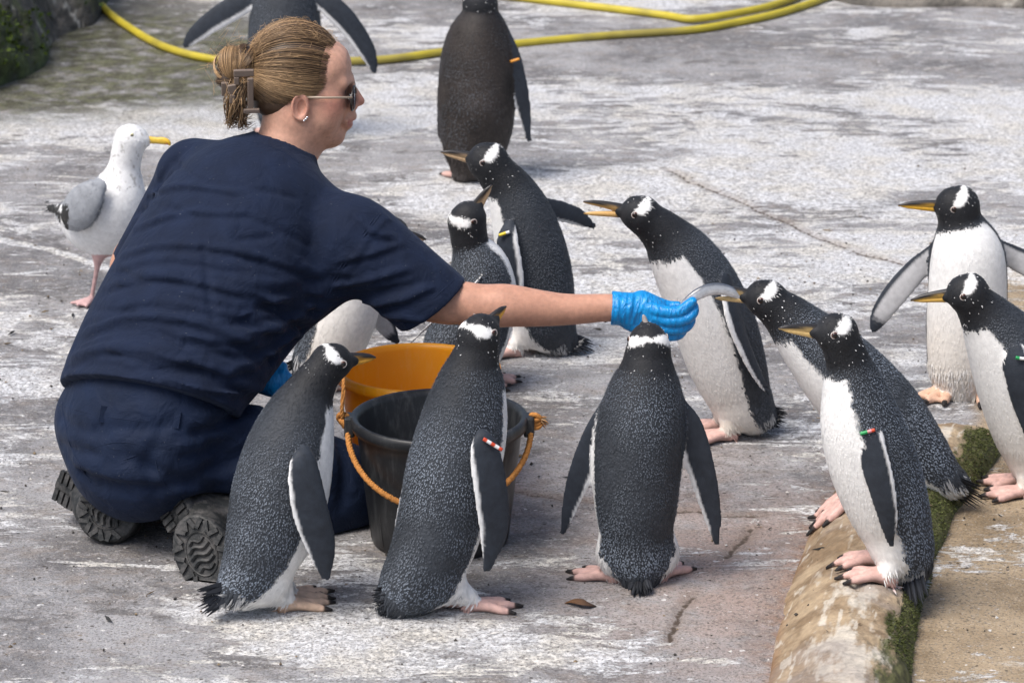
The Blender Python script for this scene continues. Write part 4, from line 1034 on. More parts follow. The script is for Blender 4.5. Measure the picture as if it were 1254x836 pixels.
# cloth folds: ridges and valleys laid on the surface
FOLDS = [([(92, 408), (150, 388), (230, 392), (310, 420), (350, 440)], 7, 1), ([(78, 440), (140, 425), (230, 440), (300, 468)], 7, 1), ([(70, 462), (160, 468), (250, 492)], 6, 1),
         ([(128, 352), (190, 338), (270, 352), (350, 372)], 6, 1), ([(150, 312), (200, 300), (280, 306), (370, 330)], 5, 1), ([(165, 280), (220, 262), (300, 262)], 4, 1),
         ([(182, 238), (225, 228), (290, 236)], 4, 1), ([(385, 372), (340, 400), (290, 415), (220, 412)], 7, 1), ([(372, 395), (325, 438), (280, 455)], 8, 1),
         ([(392, 360), (350, 366), (300, 384)], 5, 1), ([(330, 470), (290, 480), (220, 470), (150, 448)], 6, 1),
         ([(475, 268), (450, 300), (420, 345)], 3, 1), ([(500, 330), (460, 342), (410, 350)], 5, 1), ([(530, 352), (480, 372), (420, 368)], 5, 1), ([(515, 392), (465, 385), (420, 378)], 5, 1), ([(490, 300), (455, 312), (420, 320)], 4, 1), ([(430, 262), (455, 285), (480, 290)], 4, 1), ([(470, 402), (440, 392), (408, 376)], 5, 1),
         ([(105, 398), (170, 376), (250, 384), (320, 402)], 6, -1), ([(88, 428), (150, 410), (240, 420), (320, 448)], 6, -1), ([(140, 335), (200, 322), (300, 335)], 5, -1), ([(388, 385), (345, 418), (300, 436), (240, 430)], 6, -1), ([(515, 345), (470, 358), (415, 360)], 5, -1), ([(310, 480), (240, 458), (160, 440)], 5, -1), ([(375, 378), (330, 392), (270, 398)], 4, -1), ([(165, 262), (182, 250), (205, 205), (232, 180)], 4, -1)]
FOLDS += [([(x, y + r * 1.35) for x, y in p], max(2.2, r * 0.5), -1) for p, r, sg in FOLDS if sg > 0]
FOLDS += [([(398, 374), (370, 362), (335, 358)], 3.2, -1), ([(392, 382), (360, 384), (318, 378)], 3.2, -1), ([(384, 392), (350, 408), (305, 412)], 3.4, -1), ([(376, 402), (340, 436), (300, 452)], 3.4, -1),
          ([(404, 372), (440, 366), (485, 352)], 3.2, -1), ([(408, 378), (445, 382), (490, 374)], 3.2, -1), ([(70, 452), (130, 446), (200, 466), (250, 488)], 3.2, -1), ([(84, 425), (140, 404), (215, 408)], 3.2, -1), ([(300, 478), (250, 470), (190, 452)], 3.2, -1), ([(215, 200), (250, 222), (300, 228)], 2.4, -1), ([(250, 300), (255, 350), (262, 395)], 2.4, -1)]
rf = np.random.default_rng(21)
for _ in range(26):
    cx = rf.uniform(110, 400); cy = rf.uniform(235, 480); ln_ = rf.uniform(22, 55); an_ = rf.normal(0.22, 0.22)
    FOLDS.append(([(cx - ln_ * math.cos(an_), cy - ln_ * math.sin(an_) + rf.normal(0, 4)), (cx, cy + rf.normal(0, 4)), (cx + ln_ * math.cos(an_), cy + ln_ * math.sin(an_))], rf.uniform(2.0, 4.0), rf.choice([1, -1])))
for pts, r, sg in FOLDS:
    if 240 < pts[0][1] < 440 and r > 4 and pts[0][0] < 300: r = r * 0.72
    H = []
    for p in spline(np.array(pts, float), 16):
        h_ = sf.hit(p[0], p[1])
        if h_ is not None: H.append(h_)
    if len(H) < 5: continue
    H = np.array(H); vd = unit(np.array([0, 0, CAM_H]) - H.mean(0)); rr = r * 0.00155 * np.sin(np.linspace(0.25, math.pi - 0.12, len(H)))
    if sg > 0: sf.chain(H - vd * r * 0.00155 * 0.12, np.maximum(rr, 0.001), 0.014)
    else: sf.chain(H + vd * r * 0.00155 * 0.15, np.maximum(rr, 0.001), 0.012, op='sub')
# sleeve and hem edges cut clean, hollow where the arms come out and at the neck
e1, e2 = W(567, 344, 6.85), W(486, 408, 6.84)
cen = (e1 + e2) / 2; nrm = unit(np.cross(e2 - e1, np.array([0.08, 1, 0.1]))); nrm = nrm * np.sign(nrm[0])
sf.cut(cen, nrm, cen - 0.16, cen + 0.16)
inner = np.array([W(470, 326, 6.855), W(520, 364, 6.848), W(560, 398, 6.845)]); sf.chain(inner, [0.05, 0.064, 0.066], 0.004, op='sub')
cl = W(166, 324, 7.18); sf.cut(cl, unit(W(160, 336, 7.19) - W(188, 285, 7.18)), cl - 0.08, cl + 0.08)
tdown = unit(W(192, 492, 6.715) - W(243, 378, 6.83))
sf.cut(W(186, 490, 6.715), unit(tdown + np.array([0.12, 0.05, -0.12])))
chc = W(349, 176, 7.005); cn = unit(W(358, 140, 7.015) - W(340, 205, 7.0))
cn = unit(cn + 0.28 * hu)
sf.cut(chc + cn * 0.012, cn, chc - 0.085, chc + 0.085)
chainpx(sf, [(352, 150, 7.01, 0.060), (347, 185, 7.003, 0.060)], 0.003, op='sub')
SV, SF = sf.mesh(); SV = smooth_mesh(SV, SF, 2, 0.5)
NAVY = np.array([0.0075, 0.0120, 0.0270])
def cloth_mat(name, col, scale, rough=0.85, sheen=0.06):
    m, nt, b = newmat(name); L = nt.links
    tc = node(nt, 'ShaderNodeTexCoord')
    n = node(nt, 'ShaderNodeTexNoise'); n.inputs['Scale'].default_value = 18; n.inputs['Detail'].default_value = 8; L.new(tc.outputs['Object'], n.inputs['Vector'])
    r = node(nt, 'ShaderNodeValToRGB'); r.color_ramp.elements[0].position = 0.3; r.color_ramp.elements[1].position = 0.75
    r.color_ramp.elements[0].color = (*(col * 0.85), 1); r.color_ramp.elements[1].color = (*(col * 1.3), 1)
    L.new(n.outputs[0], r.inputs[0])
    lint = node(nt, 'ShaderNodeTexNoise'); lint.inputs['Scale'].default_value = 260; lint.inputs['Detail'].default_value = 1; L.new(tc.outputs['Object'], lint.inputs['Vector'])
    mr = node(nt, 'ShaderNodeMapRange'); mr.inputs[1].default_value = 0.775; mr.inputs[2].default_value = 0.80; L.new(lint.outputs[0], mr.inputs[0])
    mx = node(nt, 'ShaderNodeMix'); mx.data_type = 'RGBA'; L.new(mr.outputs[0], mx.inputs[0]); L.new(r.outputs[0], mx.inputs[6]); mx.inputs[7].default_value = (0.12, 0.13, 0.15, 1)
    L.new(mx.outputs[2], b.inputs['Base Color'])
    b.inputs['Roughness'].default_value = rough; b.inputs['Specular IOR Level'].default_value = 0.2
    b.inputs['Sheen Weight'].default_value = sheen; b.inputs['Sheen Roughness'].default_value = 0.5; b.inputs['Sheen Tint'].default_value = (0.5, 0.6, 0.85, 1)
    n2 = node(nt, 'ShaderNodeTexNoise'); n2.inputs['Scale'].default_value = scale; n2.inputs['Detail'].default_value = 3; L.new(tc.outputs['Object'], n2.inputs['Vector'])
    n3 = node(nt, 'ShaderNodeTexNoise'); n3.inputs['Scale'].default_value = 22; n3.inputs['Detail'].default_value = 5; n3.inputs['Distortion'].default_value = 0.6; L.new(tc.outputs['Object'], n3.inputs['Vector'])
    b1 = node(nt, 'ShaderNodeBump'); b1.inputs['Strength'].default_value = 0.55; b1.inputs['Distance'].default_value = 0.015; L.new(n3.outputs[0], b1.inputs['Height'])
    b2 = node(nt, 'ShaderNodeBump'); b2.inputs['Strength'].default_value = 0.4; b2.inputs['Distance'].default_value = 0.0015; L.new(n2.outputs[0], b2.inputs['Height']); L.new(b1.outputs[0], b2.inputs['Normal'])
    L.new(b2.outputs[0], b.inputs['Normal'])
    return m
M_SHIRT = cloth_mat('navy_cotton', NAVY * np.array([0.85, 1.0, 1.15]), 600)
M_TROUS = cloth_mat('navy_twill', NAVY * np.array([0.72, 1.0, 1.22]), 450, 0.75, 0.04)
shirt = make('t_shirt', SV, SF, M_SHIRT, keeper)
def seam(field, pts, r, name, mat, parent, off=0.0, closed=False, n=40):
    H = [field.hit(p[0], p[1]) for p in spline(np.array(pts, float), n)]
    H = np.array([h_ for h_ in H if h_ is not None])
    if len(H) < 4: return None
    vd = unit(np.array([0, 0, CAM_H]) - H.mean(0)); H = H + vd * off
    for _ in range(3): H[1:-1] = (H[:-2] + 2 * H[1:-1] + H[2:]) / 4
    mb = MB(); mb.tube(H, r, (0.02, 0.02, 0.03), 6); return mb.build(name, mat, parent)
for o_ in (0, 4):
    seam(sf, [(462 + o_, 262), (440 + o_, 292), (415 + o_, 330), (396 + o_, 366)], 0.0016, 'sleeve_seam', M_SHIRT, shirt)
seam(sf, [(558, 341), (535, 362), (505, 388), (480, 402)], 0.0014, 'sleeve_hem', M_SHIRT, shirt)
seam(sf, [(68, 458), (110, 476), (160, 489), (220, 500), (285, 505)], 0.0014, 'bottom_hem', M_SHIRT, shirt)
seam(sf, [(303, 174), (320, 176), (345, 186), (366, 200)], 0.0014, 'collar_seam', M_SHIRT, shirt)

# ---- trousers
lo, hi = fbox([(60, 460, 6.8), (440, 650, 6.9), (200, 700, 6.5), (330, 560, 7.1)], 0.14)
tf = Field(lo, hi, 0.005)
chainpx(tf, [(196, 470, 6.74, 0.14), (180, 505, 6.715, 0.168), (170, 530, 6.70, 0.170)], 0.03, nrm=unit(fdir + [0, 0, -0.25]), fl=0.74)
for pts in ([(130, 514, 6.80, 0.098), (150, 516, 6.84, 0.098), (250, 540, 6.95, 0.092), (335, 558, 7.07, 0.078)],
            [(202, 526, 6.70, 0.095), (240, 536, 6.71, 0.092), (330, 562, 6.745, 0.086), (416, 590, 6.82, 0.080)],
            [(424, 614, 6.82, 0.066), (350, 638, 6.73, 0.064), (310, 642, 6.67, 0.056), (290, 640, 6.65, 0.050)],
            [(335, 585, 7.07, 0.066), (240, 600, 6.93, 0.066), (190, 598, 6.87, 0.056), (160, 596, 6.84, 0.050)]):
    chainpx(tf, pts, 0.04)
for pts, r, sg in [([(300, 510), (330, 498), (370, 500)], 7, 1), ([(282, 540), (330, 520), (400, 525)], 6, 1), ([(240, 596), (300, 580), (360, 560)], 7, 1), ([(262, 610), (310, 600), (350, 590)], 6, -1), ([(240, 535), (275, 520), (300, 500)], 6, -1), ([(225, 560), (270, 545), (310, 522)], 6, -1),
                   ([(215, 600), (260, 592), (300, 600)], 5, 1), ([(80, 560), (110, 590), (160, 606)], 5, -1), ([(190, 610), (182, 570), (196, 530)], 6, -1), ([(232, 520), (260, 505), (285, 492)], 5, 1), ([(250, 575), (300, 560), (350, 545)], 7, -1), ([(245, 590), (300, 575), (345, 565)], 5, 1), ([(225, 545), (275, 530), (320, 512)], 6, 1), ([(210, 515), (240, 530), (270, 555)], 4, -1), ([(120, 520), (160, 526), (200, 522)], 4, -1), ([(72, 510), (95, 525), (130, 532)], 4, -1), ([(66, 540), (90, 552), (120, 556)], 4, -1), ([(100, 575), (140, 590), (185, 596)], 5, -1), ([(95, 566), (140, 580), (190, 584)], 4, 1), ([(195, 600), (230, 592), (270, 598)], 5, -1), ([(150, 555), (185, 575), (215, 585)], 4, -1), ([(300, 595), (330, 575), (360, 565)], 5, -1), ([(415, 540), (425, 575), (418, 620)], 5, -1)]:
    H = [tf.hit(p[0], p[1]) for p in spline(np.array(pts, float), 14)]; H = np.array([h_ for h_ in H if h_ is not None])
    if len(H) < 5: continue
    vd = unit(np.array([0, 0, CAM_H]) - H.mean(0)); rr = np.maximum(r * 0.00155 * np.sin(np.linspace(0.2, math.pi - 0.2, len(H))), 0.001)
    if sg > 0: tf.chain(H - vd * r * 0.0006, rr, 0.028)
    else: tf.chain(H + vd * r * 0.0006, rr, 0.022, op='sub')
tf.cut(np.array([0, 0, 0.004]), np.array([0, 0, -1.0]))
TV, TF_ = tf.mesh(); TV = smooth_mesh(TV, TF_, 3, 0.5); TV[:, 2] = np.maximum(TV[:, 2], 0.003)
trous = make('trousers', TV, TF_, M_TROUS, keeper)
seam(tf, [(98, 556), (120, 546), (150, 541), (180, 548), (160, 560), (130, 567), (98, 556)], 0.0016, 'back_pocket', M_TROUS, trous)
seam(tf, [(76, 492), (82, 530), (95, 565), (112, 590)], 0.0022, 'side_seam', M_TROUS, trous)
seam(tf, [(196, 520), (190, 555), (200, 590), (225, 612)], 0.0018, 'seat_seam', M_TROUS, trous)
seam(tf, [(68, 494), (110, 506), (160, 514), (220, 520), (262, 522)], 0.0016, 'waistband_seam', M_TROUS, trous)
for x_ in (128, 218):
    a = tf.hit(x_, 498 + (x_ - 128) * 0.08); b = tf.hit(x_ - 3, 516 + (x_ - 128) * 0.08)
    if a is not None and b is not None:
        mb = MB(); ax = unit(b - a); mb.box((a + b) / 2 + [0, -0.002, 0.001], [ax, unit(np.cross(ax, [0, 1, 0])), unit(np.cross(ax, np.cross(ax, [0, 1, 0])))], (0.016, 0.006, 0.002), (0.02, 0.02, 0.03)); mb.build('belt_loop', M_TROUS, trous, smooth=False)
seam(tf, [(232, 512), (270, 528), (296, 545), (318, 565)], 0.0020, 'side_pocket', M_TROUS, trous)

# ---- boots
M_RUB = None
def rubber_mat():
    m, nt, b = newmat('dusty_rubber'); L = nt.links; tc = node(nt, 'ShaderNodeTexCoord')
    n = node(nt, 'ShaderNodeTexNoise'); n.inputs['Scale'].default_value = 38; n.inputs['Detail'].default_value = 8; n.inputs['Roughness'].default_value = 0.7; L.new(tc.outputs['Object'], n.inputs['Vector'])
    r = node(nt, 'ShaderNodeValToRGB'); e = r.color_ramp.elements; e[0].position = 0.44; e[0].color = (0.012, 0.014, 0.015, 1); e[1].position = 0.72; e[1].color = (0.095, 0.090, 0.088, 1)
    L.new(n.outputs[0], r.inputs[0]); L.new(r.outputs[0], b.inputs['Base Color']); b.inputs['Roughness'].default_value = 0.6
    n2 = node(nt, 'ShaderNodeTexNoise'); n2.inputs['Scale'].default_value = 160; n2.inputs['Detail'].default_value = 4; L.new(tc.outputs['Object'], n2.inputs['Vector'])
    bp = node(nt, 'ShaderNodeBump'); bp.inputs['Strength'].default_value = 0.4; bp.inputs['Distance'].default_value = 0.003; L.new(n2.outputs[0], bp.inputs['Height']); L.new(bp.outputs[0], b.inputs['Normal'])
    return m
M_RUB = rubber_mat()
def boot(Pf, Ph, lf, nf_, hl, ank, hn, half=(0.062, 0.052)):
    """Pf forefoot centre on the sole, Ph heel centre, lf toe direction, nf_ sole normal, ank ankle point"""
    nf_ = unit(nf_); lf = unit(lf - nf_ * (np.asarray(lf) @ nf_)); sf_ = np.cross(nf_, lf)
    hn = unit(hn); hl = unit(hl - hn * (np.asarray(hl) @ hn)); hs = np.cross(hn, hl)
    pts = np.array([Pf, Ph, ank]); f = Field(pts.min(0) - 0.13, pts.max(0) + 0.13, 0.0038)
    a1, a2 = half
    up1 = -nf_ * 0.045; up2 = -hn * 0.05
    f.chain([Pf + up1 + lf * 0.020, Pf + up1 * 1.1 - lf * 0.03, Ph + up2 * 1.2, ank], [0.044, 0.050, 0.046, 0.052], 0.02)
    f.chain([Ph + up2, ank], [0.044, 0.055], 0.02)
    f.cut(np.array([0, 0, 0.004]), np.array([0, 0, -1.0]))
    V, F = f.mesh(); V = smooth_mesh(V, F, 2); V[:, 2] = np.maximum(V[:, 2], 0.003)
    o = make('boot', V, F, M_RUB, keeper)
    # sole: forefoot plate, arch and heel block
    g = Field(pts.min(0) - 0.13, pts.max(0) + 0.13, 0.0030)
    g.ellipsoid(Pf - nf_ * 0.012, np.array([lf, sf_, nf_]), (a1 * 1.06, a2 * 1.06, 0.030), 0.004)
    g.cut(Pf, nf_, Pf - 0.09, Pf + 0.09)
    g.chain([Pf - lf * a1 * 0.55 - nf_ * 0.022, Ph - hn * 0.022 + hl * 0.01], [0.034, 0.032], 0.006, nrm=unit(nf_ + hn), fl=0.45)
    g.ellipsoid(Ph - hn * 0.014, np.array([hl, hs, hn]), (0.040, 0.040, 0.030), 0.004)
    g.cut(Ph + hn * 0.002, hn, Ph - hn * 0.0 - 0.05, Ph + 0.05)
    V, F = g.mesh(); V = smooth_mesh(V, F, 1); V[:, 2] = np.maximum(V[:, 2], 0.002)
    make('sole', V, F, M_RUB, o)
    mb = MB(); c = (0.03, 0.03, 0.03)
    K = 20
    for i in range(K):                        # ring of slanted lugs
        an = 2 * math.pi * (i + 0.5) / K
        if abs(an) < 0.55 or abs(an - 2 * math.pi) < 0.55: continue
        cp = Pf + lf * math.cos(an) * a1 * 0.80 + sf_ * math.sin(an) * a2 * 0.80
        rd = unit(lf * math.cos(an + (0.45 if i % 2 else -0.45)) + sf_ * math.sin(an + (0.45 if i % 2 else -0.45)))
        mb.box(cp + nf_ * 0.002, [rd, np.cross(nf_, rd), nf_], (0.0105, 0.0042, 0.004), c)
    for i in range(-2, 3):                    # wavy bars inside
        tt = np.linspace(-1, 1, 9); hwid = a2 * 0.44 * math.sqrt(max(0.12, 1 - (i / 2.7) ** 2))
        P = [Pf + lf * (i * 0.0135 + 0.0035 * math.sin(t * 4)) + sf_ * t * hwid + nf_ * 0.001 for t in tt]
        mb.tube(P, 0.0045, c, 6)
    th = np.linspace(0, 2 * math.pi, 33)      # toe rim
    mb.tube([Pf + lf * (math.cos(t) * a1 * 0.56) + sf_ * (math.sin(t) * a2 * 0.56) + nf_ * 0.0003 for t in th], 0.0022, c, 5, cap=False)
    for i in range(4):
        cp = Ph + hl * (-0.022 + i * 0.0145) + hn * 0.003
        mb.box(cp - hs * 0.019, [hl, hs, hn], (0.0048, 0.012, 0.005), c); mb.box(cp + hs * 0.019, [hl, hs, hn], (0.0048, 0.012, 0.005), c)
    mb.build('tread', M_RUB, o, smooth=False, kind='stuff')
rI = lambda dx, dy, dz: np.array([dx, dy, dz], float)
boot(W(131, 627, 6.70), W(84, 600, 6.785), rI(0.85, -0.25, -0.30), rI(-0.12, -0.93, 0.35), rI(0.75, -0.6, -0.25), W(150, 595, 6.83), rI(-0.55, -0.8, 0.2), (0.060, 0.056))
boot(W(247, 678, 6.505), W(214, 626, 6.60), rI(0.45, -0.25, -0.85), rI(-0.30, -0.90, 0.32), rI(0.5, -0.55, -0.65), W(268, 640, 6.64), rI(-0.6, -0.75, 0.28), (0.076, 0.054))

# ---- gloves
def glove_mat():
    m, nt, b = newmat('blue_nitrile'); L = nt.links; tc = node(nt, 'ShaderNodeTexCoord')
    mp = node(nt, 'ShaderNodeMapping'); mp.inputs['Scale'].default_value = (1.0, 0.5, 0.35); mp.inputs['Rotation'].default_value = (0, 0.3, 0); L.new(tc.outputs['Object'], mp.inputs[0])
    n = node(nt, 'ShaderNodeTexNoise'); n.inputs['Scale'].default_value = 110; n.inputs['Detail'].default_value = 5; n.inputs['Distortion'].default_value = 1.2; L.new(mp.outputs[0], n.inputs['Vector'])
    bp = node(nt, 'ShaderNodeBump'); bp.inputs['Strength'].default_value = 0.75; bp.inputs['Distance'].default_value = 0.006; L.new(n.outputs[0], bp.inputs['Height']); L.new(bp.outputs[0], b.inputs['Normal'])
    r = node(nt, 'ShaderNodeValToRGB'); e = r.color_ramp.elements; e[0].position = 0.3; e[0].color = (0.0, 0.185, 0.50, 1); e[1].position = 0.7; e[1].color = (0.005, 0.30, 0.70, 1)
    L.new(n.outputs[0], r.inputs[0]); L.new(r.outputs[0], b.inputs['Base Color']); b.inputs['Roughness'].default_value = 0.33; b.inputs['Specular IOR Level'].default_value = 0.5
    return m
M_GLOVE = glove_mat()
YH = 6.855
gf = Field(W(740, 425, YH) - 0.09, W(860, 345, YH) + 0.09, 0.0021)
def gch(pts, k=0.004, **kw): chainpx(gf, [(a, b, YH + c, r * (0.90 if k == 0.0011 else 1.0)) for a, b, c, r in pts], k, 18, **kw)
gch([(749, 377, 0, 0.0305), (760, 378, 0, 0.030), (775, 379, 0, 0.0310), (790, 381, 0, 0.0335), (803, 387, -0.004, 0.029)], 0.004, nrm=unit((0.0, -0.9, 0.3)), fl=0.78)
gch([(747, 377, 0, 0.0325), (757, 377.5, 0, 0.0315), (768, 378, 0, 0.0305)], 0.006)
gch([(772, 395, -0.006, 0.016), (790, 403, -0.010, 0.016), (806, 404, -0.012, 0.015)], 0.012)
gch([(786, 368, 0.008, 0.020), (803, 372, 0.014, 0.015), (818, 375, 0.016, 0.0115), (830, 375, 0.012, 0.0098)], 0.008)        # thumb, far side
gch([(795, 378, -0.012, 0.0160), (813, 382, -0.020, 0.0142), (831, 382, -0.022, 0.0128), (842, 374, -0.018, 0.0115), (848, 369, -0.014, 0.0102)], 0.0011)   # index
gch([(800, 388, -0.014, 0.0150), (820, 393, -0.022, 0.0135), (839, 391, -0.022, 0.0125), (849, 383, -0.014, 0.0112), (850, 375, -0.004, 0.0098)], 0.0011)   # middle
gch([(800, 397, -0.012, 0.0145), (820, 403, -0.017, 0.0130), (838, 401, -0.015, 0.0122), (846, 392, -0.004, 0.0108), (842, 384, 0.006, 0.0095)], 0.0011)    # ring
gch([(800, 404, -0.008, 0.0130), (817, 411, -0.010, 0.0118), (831, 410, -0.006, 0.0108), (837, 402, 0.004, 0.0095), (832, 395, 0.010, 0.0085)], 0.0011)     # little
for x0, y0, x1, y1 in ((757, 360, 755, 394), (766, 358, 763, 397), (775, 358, 768, 398), (786, 356, 774, 398), (794, 362, 783, 384)):
    H = [gf.hit(x0 + (x1 - x0) * t, y0 + (y1 - y0) * t) for t in np.linspace(0.05, 0.95, 14)]; H = np.array([h_ for h_ in H if h_ is not None])
    if len(H) > 4: gf.chain(H, 0.0016 * np.sin(np.linspace(0.3, 2.9, len(H))) + 0.0006, 0.006)
gf.cut(W(748.5, 377, YH), np.array([-1.0, 0, 0.05]))
gf.chain([W(738, 377, YH), W(765, 378, YH)], [0.0285, 0.0275], 0.002, op='sub')
GV, GF_ = gf.mesh(); GV = smooth_mesh(GV, GF_, 1, 0.4)
make('glove', GV, GF_, M_GLOVE, keeper)
YL = 6.87
lf_ = Field(W(330, 465, YL) - 0.13, W(330, 465, YL) + 0.13, 0.0028)
def lch(pts, k=0.006): chainpx(lf_, [(a, b, YL + c, r) for a, b, c, r in pts], k, 16)
lch([(306, 452, 0.03, 0.028), (322, 460, 0.0, 0.034), (334, 466, -0.01, 0.032)], 0.01)
for i, (dx, dy) in enumerate(((0, 0), (2, 8), (0, 16), (-6, 22))):
    lch([(332, 456 + dy * 0.7, -0.01, 0.0135), (345 + dx, 458 + dy, -0.02, 0.0125), (352 + dx, 464 + dy, -0.02, 0.0115), (349 + dx, 472 + dy, -0.012, 0.0100)], 0.004)
lch([(318, 448, 0, 0.015), (334, 446, -0.01, 0.0125), (346, 449, -0.012, 0.0105)], 0.006)
LV, LF_ = lf_.mesh(); LV = smooth_mesh(LV, LF_, 1, 0.4)
make('glove', LV, LF_, M_GLOVE, keeper)

# ---- hair
M_HAIR = attr_mat('hair', 0.42, 0.45)
def on_scalp(px, py, sgn=-1):
    u, w = uw(px, py); a = (u - SKC[0]) / (SKR[0] + 0.006); c = (w - SKC[2]) / (SKR[2] + 0.008)
    b = math.sqrt(max(0.0, 1 - a * a - c * c)); v = np.array([a, sgn * b, c]); return v / np.linalg.norm(v)
SR_ = np.array([SKR[0] + 0.006, SKR[1] + 0.006, SKR[2] + 0.009])
def scalp_pt(d, lift=0.0): q_ = np.array(SKC) + d * (SR_ + lift); return HP(*q_)
line_px = [(425, 46), (428, 55), (421, 66), (411, 78), (402, 92), (394, 103), (383, 104), (370, 103), (359, 110), (354, 124), (350, 136), (341, 144), (330, 150)]
lineR = spline(np.array([on_scalp(*p) for p in line_px]), 60)
bun_d = on_scalp(306, 92, -0.35); bun_d = np.array([-0.985, -0.12, 0.02]); bun_d /= np.linalg.norm(bun_d)
def slerp(a, b, t):
    om = math.acos(np.clip(a @ b, -1, 1)); s = math.sin(om)
    return (np.sin((1 - t) * om)[:, None] * a + np.sin(t * om)[:, None] * b) / s
# cap under the strands
cf = Field(HP(0, 0, 0) - 0.15, HP(0, 0, 0) + 0.16, 0.0034)
cf.ellipsoid(HP(*SKC), HA, SR_ - 0.002, 0.004)
cf.ellipsoid(HP(-0.030, 0, -0.028), HA, (0.060, 0.062, 0.040), 0.02)
pc = HP(*(np.array(SKC) + lineR[14] * SR_))
def uwp(px, py): u, w = uw(px, py); return HP(u, 0, w)
a_, b_, c_ = uwp(424, 40), uwp(398, 100), uwp(340, 152)
n1 = unit(np.cross(b_ - a_, hv_)); n1 = n1 * np.sign(n1 @ hu)
n2_ = unit(np.cross(c_ - b_, hv_)); n2_ = n2_ * np.sign(n2_ @ (-hw_))
cf.cut(a_, n1); 
sl, ax = cf.box(cf.lo, cf.lo + cf.n * cf.h)
D2 = (ax[0][:, None, None] - b_[0]) * n2_[0] + (ax[1][None, :, None] - b_[1]) * n2_[1] + (ax[2][None, None, :] - b_[2]) * n2_[2]
cf.f = np.maximum(cf.f, D2.astype(np.float32))
CV, CF = cf.mesh(); CV = smooth_mesh(CV, CF, 3)
DB, LB, GB = np.array([0.060, 0.035, 0.020]), np.array([0.50, 0.325, 0.170]), np.array([0.20, 0.115, 0.055])
hair = make('hair', CV, CF, M_HAIR, keeper, DB * np.ones((len(CV), 1)) * (1 + 0.2 * fbm(CV * 80, 2))[:, None])
rh = np.random.default_rng(5)
mb = MB(); tt = np.linspace(0, 1, 10)
NCL = 260; clo = rh.uniform(-0.0005, 0.0020, NCL); clc = rh.normal(0, 0.26, NCL); cls = rh.random(NCL); clg = rh.random(NCL) < 0.62; clw = rh.normal(0, 0.03, NCL)
for i in range(6000):
    ci = rh.integers(NCL); s_ = np.clip(cls[ci] + rh.normal(0, 0.03), 0, 1); sg = clg[ci]
    k_ = s_ * 59; i0 = int(min(k_, 58)); d0 = lineR[i0] * (1 - (k_ - i0)) + lineR[i0 + 1] * (k_ - i0); d0 = d0 / np.linalg.norm(d0)
    if not sg: d0 = d0 * [1, -1, 1]
    if rh.random() < 0.30 and s_ < 0.4:       # over the crown
        f_ = rh.uniform(-1, 1); d0 = unit(np.array([0.70 + 0.1 * (1 - abs(f_)), 0.55 * f_, 0.70]))
    d0 = unit(d0 + rh.normal(0, 0.05, 3))
    st = rh.random() ** 3.5 * 0.5
    t = st + (1 - st) * tt * rh.uniform(0.8, 1.0)
    D = slerp(d0, bun_d, t); wv = rh.normal(0, 0.010); D = D + np.stack([0 * t, 0 * t, np.sin(t * math.pi) * (0.10 + clw[ci]) + wv * np.sin(t * 9 + rh.random() * 6)], 1); D /= np.linalg.norm(D, axis=1, keepdims=True)
    lift = clo[ci] + rh.uniform(-0.0008, 0.0012) + 0.004 * np.sin(t * math.pi)
    P = np.array([scalp_pt(d, l_) for d, l_ in zip(D, lift)])
    lig = np.clip(rh.normal(0.20, 0.14) + clc[ci] + 0.38 * (s_ > 0.28) * (s_ < 0.7) + 0.15 * t.mean(), 0, 1)
    c = mixc(DB * 1.25, LB, np.clip(lig + 0.30 * (t - 0.5), 0, 1)); c = c * rh.uniform(0.8, 1.15)
    if s_ > 0.8: c = c * 0.55
    mb.tube(P, rh.uniform(0.00028, 0.00065) * np.minimum(1, tt * 5 + 0.08) * np.minimum(1, (1.15 - tt) * 2), c, 3, cap=False)
for i in range(160):                           # flyaway hairs
    d0 = unit(np.array([rh.uniform(-0.9, 0.8), rh.uniform(-0.6, 0.4), rh.uniform(0.2, 1)])); d1 = unit(d0 + rh.normal(0, 0.25, 3))
    P = np.array([scalp_pt(d, 0.003 + 0.012 * q_ * rh.random()) for d, q_ in zip(slerp(d0, d1, np.linspace(0, 1, 7)), np.linspace(0, 1, 7))])
    mb.tube(P, 0.00025, LB, 3, cap=False)
mb.build('hair_strands', M_HAIR, hair, kind='stuff')
# bun: a shell of strands gathered into the clip, and the loose end below it
BA = HA; mb = MB()
lobes = [(W(286, 80, 7.00), np.array([0.036, 0.034, 0.038]), unit(np.array([-0.05, -0.66, -0.66])), 34), (W(300, 72, 7.01), np.array([0.026, 0.036, 0.028]), unit(np.array([-0.5, -0.6, -0.6])), 18), (W(279, 96, 6.995), np.array([0.024, 0.03, 0.026]), unit(np.array([0.5, -0.8, 0.1])), 16)]
for bc0, br, pole, ncl in lobes:
    mb.sphere(bc0, br * 0.88, DB * 0.8, BA, 18, 12)
    for c_i in range(ncl):
        dc = unit(rh.normal(0, 1, 3) + np.array([0.1, -0.2, 0.4])); lc = np.clip(rh.normal(0.50, 0.30), 0, 1); of = rh.uniform(-0.05, 0.10)
        for i in range(40):
            d0 = unit(dc + rh.normal(0, 0.09, 3)); t = np.linspace(0, 1, 10)
            if abs(d0 @ pole) > 0.97: continue
            D = slerp(d0, pole, t); P = bc0 + (D * (br * (1 + of * np.sin(t * math.pi)[:, None] + rh.uniform(-0.02, 0.03)))) @ BA
            mb.tube(P, rh.uniform(0.0003, 0.0007), mixc(DB, LB * 1.1, np.full(10, np.clip(lc + rh.normal(0, 0.12), 0, 1))) * rh.uniform(0.75, 1.15), 3, cap=False)
